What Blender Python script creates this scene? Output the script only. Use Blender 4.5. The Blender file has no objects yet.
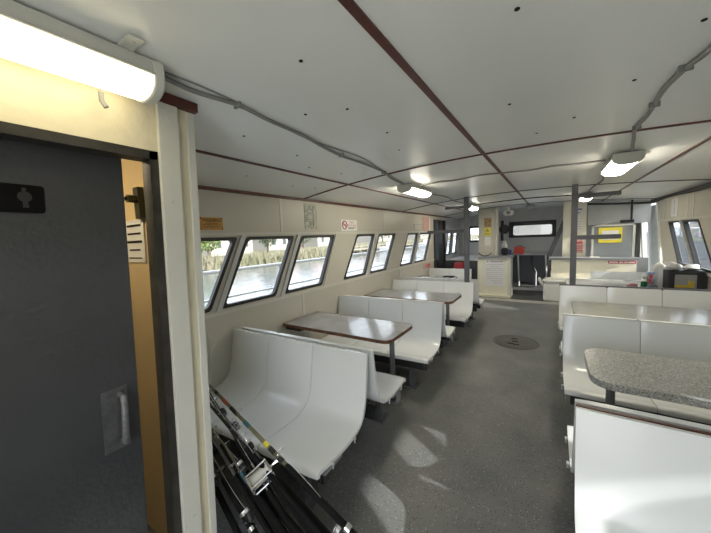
import bpy, bmesh, math, random
from mathutils import Vector, Matrix
random.seed(7)
S = bpy.context.scene
C = S.collection
PI = math.pi
V = Vector

# ------------------------------------------------------------------ materials
def newmat(name):
    m = bpy.data.materials.new(name); m.use_nodes = True
    nt = m.node_tree
    return m, nt, nt.nodes['Principled BSDF']

def mat(name, col, rough=.5, metal=0., noise=0., nscale=8., bump=0., bscale=40., coat=0., col2=None, spec=None):
    m, nt, p = newmat(name)
    p.inputs['Roughness'].default_value = rough
    p.inputs['Metallic'].default_value = metal
    p.inputs['Coat Weight'].default_value = coat
    if spec is not None: p.inputs['Specular IOR Level'].default_value = spec
    c = (*col, 1)
    p.inputs['Base Color'].default_value = c
    tc = nt.nodes.new('ShaderNodeTexCoord')
    if noise > 0 or col2:
        n = nt.nodes.new('ShaderNodeTexNoise'); n.inputs['Scale'].default_value = nscale; n.inputs['Detail'].default_value = 6
        nt.links.new(tc.outputs['Object'], n.inputs['Vector'])
        r = nt.nodes.new('ShaderNodeValToRGB')
        r.color_ramp.elements[0].position = .35; r.color_ramp.elements[1].position = .65
        if col2 is None: col2 = tuple(max(0, v * (1 - noise)) for v in col)
        r.color_ramp.elements[0].color = (*col2, 1); r.color_ramp.elements[1].color = c
        nt.links.new(n.outputs['Fac'], r.inputs['Fac']); nt.links.new(r.outputs['Color'], p.inputs['Base Color'])
    if bump > 0:
        n2 = nt.nodes.new('ShaderNodeTexNoise'); n2.inputs['Scale'].default_value = bscale; n2.inputs['Detail'].default_value = 4
        nt.links.new(tc.outputs['Object'], n2.inputs['Vector'])
        b = nt.nodes.new('ShaderNodeBump'); b.inputs['Strength'].default_value = bump; b.inputs['Distance'].default_value = .01
        nt.links.new(n2.outputs['Fac'], b.inputs['Height']); nt.links.new(b.outputs['Normal'], p.inputs['Normal'])
    return m

def emit(name, col, strength):
    m, nt, p = newmat(name)
    p.inputs['Base Color'].default_value = (.9, .88, .8, 1)
    p.inputs['Emission Color'].default_value = (*col, 1)
    p.inputs['Emission Strength'].default_value = strength
    return m

def glassmat(name, tint=(.93, .96, .97), refl=.9):
    m = bpy.data.materials.new(name); m.use_nodes = True
    nt = m.node_tree; nt.nodes.clear()
    o = nt.nodes.new('ShaderNodeOutputMaterial'); mx = nt.nodes.new('ShaderNodeMixShader')
    t = nt.nodes.new('ShaderNodeBsdfTransparent'); t.inputs['Color'].default_value = (*tint, 1)
    g = nt.nodes.new('ShaderNodeBsdfGlossy'); g.inputs['Roughness'].default_value = .03
    lw = nt.nodes.new('ShaderNodeLayerWeight'); lw.inputs['Blend'].default_value = .5
    pw = nt.nodes.new('ShaderNodeMath'); pw.operation = 'POWER'; pw.inputs[1].default_value = 5
    nt.links.new(lw.outputs['Facing'], pw.inputs[0])
    f = nt.nodes.new('ShaderNodeMath'); f.operation = 'MULTIPLY_ADD'; f.inputs[1].default_value = .35; f.inputs[2].default_value = .025
    nt.links.new(pw.outputs[0], f.inputs[0])
    nt.links.new(f.outputs[0], mx.inputs[0]); nt.links.new(t.outputs[0], mx.inputs[1]); nt.links.new(g.outputs[0], mx.inputs[2])
    nt.links.new(mx.outputs[0], o.inputs[0])
    return m

def speckle(name, base, dark, light, scale, rough, bump=0.):
    m, nt, p = newmat(name)
    tc = nt.nodes.new('ShaderNodeTexCoord')
    v = nt.nodes.new('ShaderNodeTexVoronoi'); v.inputs['Scale'].default_value = scale
    nt.links.new(tc.outputs['Object'], v.inputs['Vector'])
    sp = nt.nodes.new('ShaderNodeSeparateColor'); nt.links.new(v.outputs['Color'], sp.inputs[0])
    r = nt.nodes.new('ShaderNodeValToRGB'); r.color_ramp.interpolation = 'CONSTANT'
    e = r.color_ramp.elements
    e[0].position = 0; e[0].color = (*dark, 1); e[1].position = .16; e[1].color = (*base, 1)
    k = e.new(.84); k.color = (*light, 1)
    nt.links.new(sp.outputs[0], r.inputs['Fac'])
    nt.links.new(r.outputs['Color'], p.inputs['Base Color'])
    p.inputs['Roughness'].default_value = rough
    return m

def floor_mat():
    m, nt, p = newmat('deck_paint')
    L = nt.links.new; N = nt.nodes.new
    tc = N('ShaderNodeTexCoord')
    big = N('ShaderNodeTexNoise'); big.inputs['Scale'].default_value = 2.2; big.inputs['Detail'].default_value = 5
    L(tc.outputs['Object'], big.inputs['Vector'])
    r1 = N('ShaderNodeValToRGB'); r1.color_ramp.elements[0].position = .35; r1.color_ramp.elements[1].position = .68
    r1.color_ramp.elements[0].color = (.115, .119, .122, 1); r1.color_ramp.elements[1].color = (.17, .172, .168, 1)
    L(big.outputs['Fac'], r1.inputs['Fac'])
    v = N('ShaderNodeTexVoronoi'); v.inputs['Scale'].default_value = 85
    L(tc.outputs['Object'], v.inputs['Vector'])
    dist = N('ShaderNodeMath'); dist.operation = 'LESS_THAN'; dist.inputs[1].default_value = .28
    L(v.outputs['Distance'], dist.inputs[0])
    sp = N('ShaderNodeSeparateColor'); L(v.outputs['Color'], sp.inputs[0])
    dk = N('ShaderNodeMath'); dk.operation = 'LESS_THAN'; dk.inputs[1].default_value = .30; L(sp.outputs[0], dk.inputs[0])
    lt = N('ShaderNodeMath'); lt.operation = 'GREATER_THAN'; lt.inputs[1].default_value = .84; L(sp.outputs[0], lt.inputs[0])
    d2 = N('ShaderNodeMath'); d2.operation = 'MULTIPLY'; L(dist.outputs[0], d2.inputs[0]); L(dk.outputs[0], d2.inputs[1])
    l2 = N('ShaderNodeMath'); l2.operation = 'MULTIPLY'; L(dist.outputs[0], l2.inputs[0]); L(lt.outputs[0], l2.inputs[1])
    mx = N('ShaderNodeMixRGB'); mx.inputs[2].default_value = (.018, .018, .018, 1); L(d2.outputs[0], mx.inputs[0]); L(r1.outputs[0], mx.inputs[1])
    mx2 = N('ShaderNodeMixRGB'); mx2.inputs[2].default_value = (.36, .37, .37, 1); L(l2.outputs[0], mx2.inputs[0]); L(mx.outputs[0], mx2.inputs[1])
    # brownish scuffed paths
    n3 = N('ShaderNodeTexNoise'); n3.inputs['Scale'].default_value = 1.1; n3.inputs['Detail'].default_value = 8
    L(tc.outputs['Object'], n3.inputs['Vector'])
    r3 = N('ShaderNodeValToRGB'); r3.color_ramp.elements[0].position = .52; r3.color_ramp.elements[1].position = .75
    r3.color_ramp.elements[0].color = (0, 0, 0, 1); r3.color_ramp.elements[1].color = (.55, .55, .55, 1)
    L(n3.outputs['Fac'], r3.inputs['Fac'])
    mx3 = N('ShaderNodeMixRGB'); mx3.inputs[2].default_value = (.15, .145, .11, 1); L(r3.outputs[0], mx3.inputs[0]); L(mx2.outputs[0], mx3.inputs[1])
    L(mx3.outputs[0], p.inputs['Base Color'])
    p.inputs['Roughness'].default_value = .42
    b = N('ShaderNodeBump'); b.inputs['Strength'].default_value = .25; b.inputs['Distance'].default_value = .004
    L(v.outputs['Distance'], b.inputs['Height']); L(b.outputs['Normal'], p.inputs['Normal'])
    return m

M = {}
M['ceiling'] = mat('ceiling_paint', (.81, .825, .805), .30, noise=.05, nscale=1.5, bump=.06, bscale=9)
M['wall'] = mat('beige_wall_paint', (.53, .505, .435), .35, noise=.06, nscale=2, bump=.05, bscale=30)
M['headwall'] = mat('cream_wall_paint', (.70, .64, .47), .38, noise=.08, nscale=9, bump=.35, bscale=32)
M['ivory'] = mat('ivory_paint', (.74, .71, .58), .4, noise=.06, nscale=5)
M['gelcoat'] = mat('white_gelcoat', (.755, .77, .765), .2, noise=.03, nscale=2, coat=.2)
M['trimwhite'] = mat('white_trim_paint', (.60, .59, .53), .35, noise=.05, nscale=12)
M['redwood'] = mat('red_brown_batten', (.11, .026, .017), .45, noise=.4, nscale=14)
M['floor'] = floor_mat()
M['platform'] = mat('dark_platform_paint', (.09, .093, .095), .45, noise=.3, nscale=4, bump=.1, bscale=60)
M['black'] = mat('black_rubber', (.012, .012, .013), .45)
M['blackframe'] = mat('black_painted_frame', (.022, .023, .024), .5, noise=.3, nscale=6)
M['darkgrey'] = mat('dark_grey_paint', (.085, .09, .1), .38, noise=.12, nscale=3)
M['doorgrey'] = mat('slate_grey_gloss_paint', (.045, .046, .049), .2, noise=.2, nscale=2.5, bump=.22, bscale=55)
M['postgrey'] = mat('grey_post_paint', (.12, .125, .14), .42, noise=.12, nscale=7)
M['midgrey'] = mat('mid_grey_paint', (.24, .25, .27), .45, noise=.1, nscale=4)
M['bulkgrey'] = mat('bulkhead_grey', (.50, .51, .51), .4, noise=.1, nscale=3)
M['alu'] = mat('brushed_aluminium', (.62, .63, .64), .35, metal=.9, noise=.1, nscale=20)
M['silver'] = mat('painted_silver', (.55, .56, .57), .35, metal=.2)
M['chrome'] = mat('chrome', (.8, .8, .8), .12, metal=1.)
M['glass'] = glassmat('window_glass', (.67, .69, .705))
M['laminate'] = mat('grey_laminate_top', (.34, .34, .35), .2, noise=.2, nscale=5, coat=.3)
M['woodedge'] = mat('brown_wood_edge', (.16, .07, .035), .4, noise=.45, nscale=18)
M['granite'] = speckle('speckled_grey_laminate', (.33, .335, .325), (.17, .17, .165), (.54, .545, .53), 150, .3)
M['greytop'] = mat('plain_grey_laminate', (.36, .365, .36), .22, noise=.1, nscale=6, coat=.2)
M['lamp'] = emit('lit_diffuser', (1., .87, .56), 2.4)
M['lamp_far'] = emit('lit_diffuser_small', (1., .92, .74), 17.)
M['housing'] = mat('lamp_housing', (.55, .55, .5), .4)
M['conduit'] = mat('grey_conduit', (.24, .24, .23), .4, noise=.15, nscale=20)
M['orange'] = mat('amber_sign', (.62, .32, .05), .4, noise=.25, nscale=20)
M['ink'] = mat('dark_ink', (.010, .009, .008), .6, spec=.15)
M['greyink'] = mat('grey_ink', (.30, .30, .32), .5)
M['paper'] = mat('white_paper', (.72, .72, .70), .55)
M['agedpaper'] = mat('aged_paper', (.50, .49, .42), .5, noise=.3, nscale=22, col2=(.30, .31, .26))
M['greypaper'] = mat('pale_grey_paper', (.70, .69, .70), .5)
M['red'] = mat('red_print', (.48, .05, .07), .45)
M['pinkprint'] = mat('faded_pink_print', (.66, .40, .36), .5, noise=.3, nscale=30)
M['yellow'] = mat('yellow_sign', (.78, .66, .06), .45)
M['blue'] = mat('blue_print', (.10, .12, .42), .45)
M['brownphoto'] = mat('brown_photo_print', (.20, .09, .04), .45, noise=.6, nscale=16, col2=(.45, .33, .14))
M['redplastic'] = mat('red_plastic', (.62, .06, .03), .35)
M['plastic'] = mat('white_plastic', (.80, .79, .75), .35)
M['bag'] = mat('white_plastic_bag', (.58, .57, .55), .3, bump=.5, bscale=25)
M['greenglass'] = mat('green_bottle', (.012, .14, .04), .1)
M['rodblack'] = mat('rod_black', (.012, .012, .013), .3)
M['foam'] = mat('black_foam_grip', (.008, .008, .008), .8, spec=.15)
M['olive'] = mat('olive_rod_blank', (.16, .15, .09), .35, noise=.3, nscale=30)
M['rodgrey'] = mat('grey_rod_blank', (.10, .10, .10), .35)
M['bandyellow'] = mat('yellow_rod_band', (.72, .60, .05), .4)
M['bandred'] = mat('red_rod_band', (.45, .09, .05), .4)
M['teal'] = mat('teal_tape', (.03, .10, .13), .5)
M['line'] = mat('fishing_line', (.62, .62, .58), .4)
M['spool'] = mat('line_spool', (.52, .51, .47), .5, bump=.3, bscale=200)
M['palegreen'] = mat('pale_blue_door_paint', (.70, .78, .84), .35, noise=.12, nscale=5)

def reflection_glass():  # glass pane; its grey sky reflection is mixed in as diffuse colour
    m = bpy.data.materials.new('glass_painted_reflection'); m.use_nodes = True
    nt = m.node_tree; nt.nodes.clear()
    o = nt.nodes.new('ShaderNodeOutputMaterial'); mx = nt.nodes.new('ShaderNodeMixShader'); mx.inputs[0].default_value = .55
    t = nt.nodes.new('ShaderNodeBsdfTransparent'); d = nt.nodes.new('ShaderNodeBsdfPrincipled')
    d.inputs['Base Color'].default_value = (.42, .45, .46, 1); d.inputs['Roughness'].default_value = .15
    nt.links.new(t.outputs[0], mx.inputs[1]); nt.links.new(d.outputs[0], mx.inputs[2]); nt.links.new(mx.outputs[0], o.inputs[0])
    return m

# ------------------------------------------------------------------ mesh helpers
def BM(): return bmesh.new()

def box(bm, lo, hi, sh=0.):
    """axis-aligned box; sh shears y with z"""
    vs = []
    for z in (lo[2], hi[2]):
        for x, y in ((lo[0], lo[1]), (hi[0], lo[1]), (hi[0], hi[1]), (lo[0], hi[1])):
            vs.append(bm.verts.new((x, y + sh * (z - 1.), z)))
    a, b, c, d, e, f, g, h = vs
    for q in ((d, c, b, a), (e, f, g, h), (a, b, f, e), (b, c, g, f), (c, d, h, g), (d, a, e, h)): bm.faces.new(q)
    return vs

def rbox(bm, lo, hi, r=.01, seg=2):
    t = BM(); box(t, lo, hi)
    bmesh.ops.bevel(t, geom=t.edges[:], offset=r, segments=seg, affect='EDGES')
    me = bpy.data.meshes.new('t'); t.to_mesh(me); t.free(); bm.from_mesh(me); bpy.data.meshes.remove(me)

def prism(bm, pts, axis, a, b):
    """2-D polygon extruded along an axis. axis x: pts are (y,z); y: (x,z); z: (x,y)"""
    def P(p, t):
        if axis == 'x': return (t, p[0], p[1])
        if axis == 'y': return (p[0], t, p[1])
        return (p[0], p[1], t)
    A = [bm.verts.new(P(p, a)) for p in pts]; B = [bm.verts.new(P(p, b)) for p in pts]
    n = len(pts)
    bm.faces.new(A[::-1]); bm.faces.new(B)
    for i in range(n): bm.faces.new((A[i], A[(i + 1) % n], B[(i + 1) % n], B[i]))

def ring(bm, outer, inner, axis, a, b):
    def P(p, t):
        if axis == 'x': return (t, p[0], p[1])
        if axis == 'y': return (p[0], t, p[1])
        return (p[0], p[1], t)
    n = len(outer)
    OA = [bm.verts.new(P(p, a)) for p in outer]; OB = [bm.verts.new(P(p, b)) for p in outer]
    IA = [bm.verts.new(P(p, a)) for p in inner]; IB = [bm.verts.new(P(p, b)) for p in inner]
    for i in range(n):
        j = (i + 1) % n
        bm.faces.new((OA[i], OA[j], IA[j], IA[i])); bm.faces.new((OB[j], OB[i], IB[i], IB[j]))
        bm.faces.new((OA[j], OA[i], OB[i], OB[j])); bm.faces.new((IA[i], IA[j], IB[j], IB[i]))

def frame_of(d):
    d = d.normalized()
    u = d.cross(V((0, 0, 1)))
    if u.length < 1e-3: u = d.cross(V((0, 1, 0)))
    u.normalize(); return u, d.cross(u).normalized()

def tube(bm, pts, r, n=8, caps=True):
    pts = [V(p) for p in pts]
    rr = r if isinstance(r, (list, tuple)) else [r] * len(pts)
    rings = []; u = None
    for i, p in enumerate(pts):
        d = (pts[min(i + 1, len(pts) - 1)] - pts[max(i - 1, 0)])
        if d.length < 1e-9: d = V((0, 0, 1))
        d.normalize()
        if u is None: u, w = frame_of(d)
        else:
            u = u - d * u.dot(d)
            if u.length < 1e-6: u, w = frame_of(d)
            u.normalize()
        w = d.cross(u)
        rings.append([bm.verts.new(p + (u * math.cos(2 * PI * k / n) + w * math.sin(2 * PI * k / n)) * rr[i]) for k in range(n)])
    for a, b in zip(rings, rings[1:]):
        for k in range(n): bm.faces.new((a[k], a[(k + 1) % n], b[(k + 1) % n], b[k]))
    if caps: bm.faces.new(rings[0][::-1]); bm.faces.new(rings[-1])

def torus(bm, c, axis, R, r, n=20, m=6):
    axis = V(axis).normalized(); u, w = frame_of(axis); c = V(c)
    rings = []
    for i in range(n):
        a = 2 * PI * i / n; d = u * math.cos(a) + w * math.sin(a)
        rings.append([bm.verts.new(c + d * (R + r * math.cos(2 * PI * k / m)) + axis * r * math.sin(2 * PI * k / m)) for k in range(m)])
    for i in range(n):
        a, b = rings[i], rings[(i + 1) % n]
        for k in range(m): bm.faces.new((a[k], a[(k + 1) % m], b[(k + 1) % m], b[k]))

def lathe(bm, prof, c=(0, 0, 0), n=24):
    """(r,z) profile about z"""
    rings = [[bm.verts.new((c[0] + max(r, 1e-4) * math.cos(2 * PI * k / n), c[1] + max(r, 1e-4) * math.sin(2 * PI * k / n), c[2] + z)) for k in range(n)] for r, z in prof]
    for a, b in zip(rings, rings[1:]):
        for k in range(n): bm.faces.new((a[k], a[(k + 1) % n], b[(k + 1) % n], b[k]))
    bm.faces.new(rings[0][::-1]); bm.faces.new(rings[-1])

def inset(q, d):
    """inset a convex polygon (2-D) by d (negative expands)"""
    n = len(q); cx = sum(p[0] for p in q) / n; cy = sum(p[1] for p in q) / n
    L = []
    for i in range(n):
        a, b = q[i], q[(i + 1) % n]
        nx, ny = -(b[1] - a[1]), b[0] - a[0]; l = math.hypot(nx, ny); nx /= l; ny /= l
        if nx * (cx - a[0]) + ny * (cy - a[1]) < 0: nx, ny = -nx, -ny
        L.append((nx, ny, nx * a[0] + ny * a[1] + d))
    out = []
    for i in range(n):
        a, b = L[i - 1], L[i]; det = a[0] * b[1] - a[1] * b[0]
        out.append(((a[2] * b[1] - a[1] * b[2]) / det, (a[0] * b[2] - a[2] * b[0]) / det))
    return out

def roundq(q, r, n=5):
    out = []; N = len(q)
    for i in range(N):
        p = V(q[i]); a = V(q[i - 1]); b = V(q[(i + 1) % N])
        da = (a - p).normalized(); db = (b - p).normalized()
        p0 = p + da * r; p1 = p + db * r
        for k in range(n + 1):
            t = k / n
            c = p0 * (1 - t) ** 2 + p * 2 * t * (1 - t) + p1 * t * t
            out.append((c.x, c.y))
    return out

def rootloc(p):
    o = V((0, 0, 0))
    while p is not None: o += p.location; p = p.parent
    return o

def obj(name, bm, m, parent=None, smooth=True, bevel=0., angle=40):
    """one mesh object from a bmesh given in room coordinates"""
    bmesh.ops.remove_doubles(bm, verts=bm.verts[:], dist=1e-5)
    bmesh.ops.recalc_face_normals(bm, faces=bm.faces[:])
    me = bpy.data.meshes.new(name)
    bm.to_mesh(me); bm.free()
    me.materials.append(M[m] if isinstance(m, str) else m)
    o = bpy.data.objects.new(name, me); C.objects.link(o)
    if parent is not None:
        me.transform(Matrix.Translation(-rootloc(parent))); o.parent = parent
    if smooth:
        for p in me.polygons: p.use_smooth = True
        me.set_sharp_from_angle(angle=math.radians(angle))
    if bevel > 0:
        b = o.modifiers.new('bevel', 'BEVEL'); b.width = bevel; b.segments = 2; b.limit_method = 'ANGLE'; b.angle_limit = math.radians(50)
    return o

def tag(o, label, cat, group=None, kind=None):
    o['label'] = label; o['category'] = cat
    if group: o['group'] = group
    if kind: o['kind'] = kind
    if o.type == 'MESH':            # put the origin at the base of the thing
        vs = o.data.vertices
        lo = [min(v.co[i] for v in vs) for i in range(3)]; hi = [max(v.co[i] for v in vs) for i in range(3)]
        c = V(((lo[0] + hi[0]) / 2, (lo[1] + hi[1]) / 2, lo[2]))
        o.data.transform(Matrix.Translation(-c)); o.location = c
    return o

def thing(name, label, cat, loc=(0, 0, 0), group=None):
    o = bpy.data.objects.new(name, None); C.objects.link(o)
    o.empty_display_size = .1; o.location = loc
    o['label'] = label; o['category'] = cat
    if group: o['group'] = group
    return o

def struct(name, bm, m, parent=None, **k):
    o = obj(name, bm, m, parent, **k)
    if parent is None: o['kind'] = 'structure'
    return o

def clone(o, parent=None):
    c = o.copy(); C.objects.link(c)
    if parent is not None: c.parent = parent
    for ch in [x for x in o.children]: clone(ch, c)
    return c

def text_bm(bm, s, origin, right, up, h, depth=.0015, width=None):
    cu = bpy.data.curves.new('t', 'FONT'); cu.body = s; cu.size = 1.; cu.align_x = 'CENTER'; cu.align_y = 'CENTER'; cu.resolution_u = 2
    to = bpy.data.objects.new('t', cu); C.objects.link(to)
    bpy.context.view_layer.update()
    me = bpy.data.meshes.new_from_object(to)
    bpy.data.objects.remove(to); bpy.data.curves.remove(cu)
    r = V(right).normalized(); u = V(up).normalized(); n = r.cross(u); o = V(origin)
    xs = [v.co.x for v in me.vertices] or [0]; wd = max(xs) - min(xs) or 1
    sx = h * 1.35 if width is None else width / wd
    for v in me.vertices:
        v.co = o + r * v.co.x * sx + u * v.co.y * h * 1.35 + n * depth
    bm.from_mesh(me); bpy.data.meshes.remove(me)

def quadbar(bm, c, right, up, w, h, d=.002):
    """small raised slab centred on c on a sign face"""
    r = V(right).normalized(); u = V(up).normalized(); n = r.cross(u); c = V(c)
    vs = [bm.verts.new(c + r * a * w / 2 + u * b * h / 2 + n * t) for t in (0, d) for a, b in ((-1, -1), (1, -1), (1, 1), (-1, 1))]
    a, b, c_, d_, e, f, g, h_ = vs
    for q in ((d_, c_, b, a), (e, f, g, h_), (a, b, f, e), (b, c_, g, f), (c_, d_, h_, g), (d_, a, e, h_)): bm.faces.new(q)

# ------------------------------------------------------------------ dimensions
XL, XR, XC = -2.60, 1.78, -.495
YB, YF = -1.3, 10.5
def zc(x): return 2.358 - (.162 if x < XC else .12) * ((x - XC) / (2.12 if x < XC else 2.275)) ** 2

# ------------------------------------------------------------------ floor
b = BM(); box(b, (XL - .06, YB, -.08), (XR + .08, 8.0, 0)); struct('floor', b, 'floor', smooth=False)
b = BM(); box(b, (XL - .06, 8.02, -.08), (XR + .08, 9.42, .05)); struct('floor_platform', b, 'platform', smooth=False)
b = BM(); box(b, (XL - .06, 9.44, -.08), (XR + .08, YF + .1, .13)); struct('floor_helm', b, 'platform', smooth=False)
b = BM(); box(b, (XL - .06, 8.0, -.08), (XR + .08, 8.02, .052)); struct('trim_1', b, 'trimwhite', smooth=False)
b = BM(); box(b, (-.95, 9.42, .05), (XR, 9.44, .132)); struct('trim_2', b, 'silver', smooth=False)

# ------------------------------------------------------------------ ceiling (cambered) with battens
def ceil_strip(bm, x0, x1, y0, y1, dz, th, n=28):
    prof = []
    for i in range(n + 1):
        x = x0 + (x1 - x0) * i / n; prof.append((x, zc(x) - dz))
    prof += [(x, z + th) for x, z in prof[::-1]]
    prism(bm, prof, 'y', y0, y1)
b = BM(); ceil_strip(b, XL - .06, XR + .08, YB, YF + .1, 0, .08, 40)
ceiling = struct('ceiling', b, 'ceiling', angle=60)
sc = [(-.1, 1.1), (.35, 1.05), (-.9, 1.35), (-1.0, 2.2), (.1, 2.3), (.4, 1.5), (.75, 2.2), (-1.6, 1.7), (-1.7, 2.4), (-1.75, 2.0), (-2.2, 1.7), (-2.25, 2.3),
      (.3, 1.9), (-.2, 1.85), (-.9, 1.8), (-2.2, 2.6), (-.8, .9), (.0, .8), (.8, 2.6), (-.1, 2.5), (-1.1, 1.25), (-1.55, 1.2)]
for x, y in sc:
    b = BM(); tube(b, [(x, y, zc(x) - .003), (x, y, zc(x) + .001)], .008, 8)
    o = obj('screw', b, 'ink', ceiling)
tn = [3]
def trim(bm, m='redwood', **k):
    struct('trim_%d' % tn[0], bm, m, **k); tn[0] += 1
def batten_y(x, w, y0, y1, m='redwood'):
    b = BM(); prism(b, [(x - w, zc(x - w) - .008), (x + w, zc(x + w) - .008), (x + w, zc(x + w) + .002), (x - w, zc(x - w) + .002)], 'y', y0, y1); trim(b, m, smooth=False)
batten_y(-.5, .0155, YB, 9.4)
batten_y(-1.915, .013, .84, 9.0)
batten_y(.955, .013, YB, 9.0)
for y, x0, m in ((2.83, XL, 'redwood'), (5.78, XL, 'blackframe'), (8.6, XL, 'blackframe')):
    b = BM(); ceil_strip(b, x0, XR, y - .012, y + .012, .009, .01); trim(b, m)
# wall-top battens
b = BM(); box(b, (XL, .84, 2.168), (XL + .014, 9.3, 2.205)); trim(b, smooth=False)
b = BM(); box(b, (XR - .014, YB, 2.20), (XR, 9.6, 2.235)); trim(b, 'blackframe', smooth=False)

# ------------------------------------------------------------------ side walls with raked windows
ZS, ZH = 1.08, 1.73
HX = -1.40
LW = [(.86, 1.50, 1.19, 1.83), (1.625, 2.275, 1.96, 2.61), (2.43, 3.09, 2.766, 3.42), (3.62, 4.225, 4.03, 4.576),
      (4.373, 4.964, 4.76, 5.416), (5.61, 6.215, 6.06, 6.607), (6.33, 7.06, 6.765, 7.53)]
LW2 = [(8.78, 9.25, 9.05, 9.5), (9.4, 9.95, 9.66, 10.2)]
ZSR, ZHR = 1.04, 1.74
RW = [(-.9, -.25, -.1, .55), (-.1, .5, .7, 1.3), (1.0, 1.36, 1.82, 2.18), (1.48, 1.83, 2.30, 2.65), (1.925, 2.27, 2.745, 2.83),  # unseen windows nearest the camera, shaped to cast the floor sun patches
      (5.77, 6.39, 6.41, 7.03), (6.53, 7.13, 7.17, 7.75)]
def side_wall(name, x0, x1, y0, y1, wins, m, ZS=ZS, ZH=ZH, tip=0.):
    bm = BM()
    prism(bm, [(y0, 0), (y1 - tip, 0), (y1 - tip * .5, ZS), (y0, ZS)], 'x', x0, x1); prism(bm, [(y0, ZH), (y1, ZH), (y1 + tip * .4, 2.3), (y0, 2.3)], 'x', x0, x1)
    pb, pt = y0, y0
    for w in wins:
        prism(bm, [(pb, ZS), (w[0], ZS), (w[2], ZH), (pt, ZH)], 'x', x0, x1)
        pb, pt = w[1], w[3]
    prism(bm, [(pb, ZS), (y1 - tip * .5, ZS), (y1, ZH), (pt, ZH)], 'x', x0, x1)
    return struct(name, bm, m, smooth=False)
side_wall('wall_left', XL - .06, XL, YB, 7.74, LW, 'wall')
side_wall('wall_left_forward', XL - .06, XL, 8.72, YF, LW2, 'bulkgrey')
b = BM(); box(b, (XL - .06, 7.74, 2.08), (XL, 8.72, 2.26)); box(b, (XL - .06, 7.74, 0), (XL, 8.72, .08)); struct('wall_left_lintel', b, 'wall', smooth=False)
side_wall('wall_right', XR, XR + .06, YB, 8.35, RW, 'wall', ZSR, ZHR, .7)
side_wall('wall_right_forward', XR, XR + .06, 9.75, YF, [], 'wall')
b = BM(); box(b, (XR, 8.4, 2.16), (XR + .06, 9.75, 2.3)); box(b, (XR, 7.7, 0), (XR + .06, 9.75, .08)); struct('wall_right_lintel', b, 'wall', smooth=False)
wn = [1]
def window(w, x0, x1, gasket='black', g=.02, ZS=ZS, ZH=ZH):
    q = [(w[0], ZS), (w[1], ZS), (w[3], ZH), (w[2], ZH)]
    bm = BM(); ring(bm, roundq(inset(q, -.012), min(.035, (q[2][0] - q[3][0]) * .3)), roundq(inset(q, g if w[3] - w[2] > .1 else .008), .05 if w[3] - w[2] > .1 else .005), 'x', x0, x1)
    f = struct('window_%d' % wn[0], bm, gasket, angle=50); wn[0] += 1
    bm = BM(); prism(bm, roundq(inset(q, g - .006 if w[3] - w[2] > .1 else .004), .05 if w[3] - w[2] > .1 else .005), 'x', (x0 + x1) / 2 - .003, (x0 + x1) / 2 + .003)
    obj('pane', bm, 'glass', f, smooth=False)
    return f
for w in LW: window(w, XL - .035, XL + .006)
for w in LW2: window(w, XL - .05, XL + .006)
for w in RW: window(w, XR - .006, XR + .05, ZS=ZSR, ZH=ZHR)
# sills, headers and mullion covers
b = BM(); box(b, (XL, .8, 1.018), (XL + .018, 7.74, 1.05)); box(b, (XL, .8, 1.755), (XL + .016, 7.74, 1.785)); trim(b, 'trimwhite', smooth=False)
b = BM(); box(b, (XR - .016, 4.9, 1.765), (XR, 8.33, 1.795)); box(b, (XR - .016, 4.7, .98), (XR, 7.95, 1.01)); trim(b, 'trimwhite', smooth=False)
def mull(a, c, x0, x1, fw=.5):
    bm = BM()
    yb = (a[1] + c[0]) / 2 + .016; yt = (a[3] + c[2]) / 2 + .016; w = .026
    prism(bm, [(yb - w, ZS - .03), (yb + w, ZS - .03), (yt + w, ZH + .025), (yt - w, ZH + .025)], 'x', x0, x1); trim(bm, 'silver', smooth=False)
for i, j in ((0, 1), (1, 2), (3, 4), (5, 6)): mull(LW[i], LW[j], XL, XL + .02)
mull(LW2[0], LW2[1], XL, XL + .02)
mull(RW[5], RW[6], XR - .02, XR)
b = BM(); box(b, (XR - .012, 2.235, 1.0), (XR, 2.95, 1.79)); trim(b, 'wall', smooth=False)  # unseen panel, added to keep sun off the speckled table
for i in (2, 4, 6):       # pale edge strip on the forward side of each window group
    w = LW[i]; bm = BM()
    prism(bm, [(w[1] + .035, ZS - .03), (w[1] + .06, ZS - .03), (w[3] + .06, ZH + .025), (w[3] + .035, ZH + .025)], 'x', XL, XL + .016); trim(bm, 'trimwhite', smooth=False)
# panel joint covers
for y, z0, z1 in ((2.44, 1.785, 2.17), (4.95, 1.785, 2.17), (2.72, .3, 1.02), (5.6, .3, 1.02)):
    bm = BM(); box(bm, (XL, y - .018, z0), (XL + .006, y + .018, z1)); trim(bm, 'trimwhite', smooth=False)
for y, z0, z1 in ((8.0, 1.795, 2.22), (6.85, 1.795, 2.22), (6.62, 1.795, 2.22)):
    bm = BM(); box(bm, (XR - .006, y - .02, z0), (XR, y + .02, z1)); trim(bm, 'trimwhite', smooth=False)

# aft bulkhead, unseen; open companionway sized to bring in daylight from behind
b = BM(); box(b, (XL - .06, YB - .06, 0), (-.6, YB, 2.36)); box(b, (.9, YB - .06, 0), (XR + .06, YB, 2.36)); box(b, (-.6, YB - .06, 2.1), (.9, YB, 2.44))
struct('wall_back', b, 'wall', smooth=False)

# ------------------------------------------------------------------ washroom compartment on the left
SH = .034
HX = -1.40
b = BM()
box(b, (HX - .06, YB, 2.08), (HX, .63, 2.40), SH)            # above the door
box(b, (HX - .06, .63, 0), (HX, .765, 2.40), SH)              # beside the door
box(b, (HX - .06, YB, 0), (HX, -.32, 2.08), SH)
struct('wall_washroom', b, 'headwall', smooth=False)
b = BM(); box(b, (XL, .72, 0), (HX - .06, .765, 2.34), SH); struct('wall_washroom_forward', b, 'headwall', smooth=False)
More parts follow.
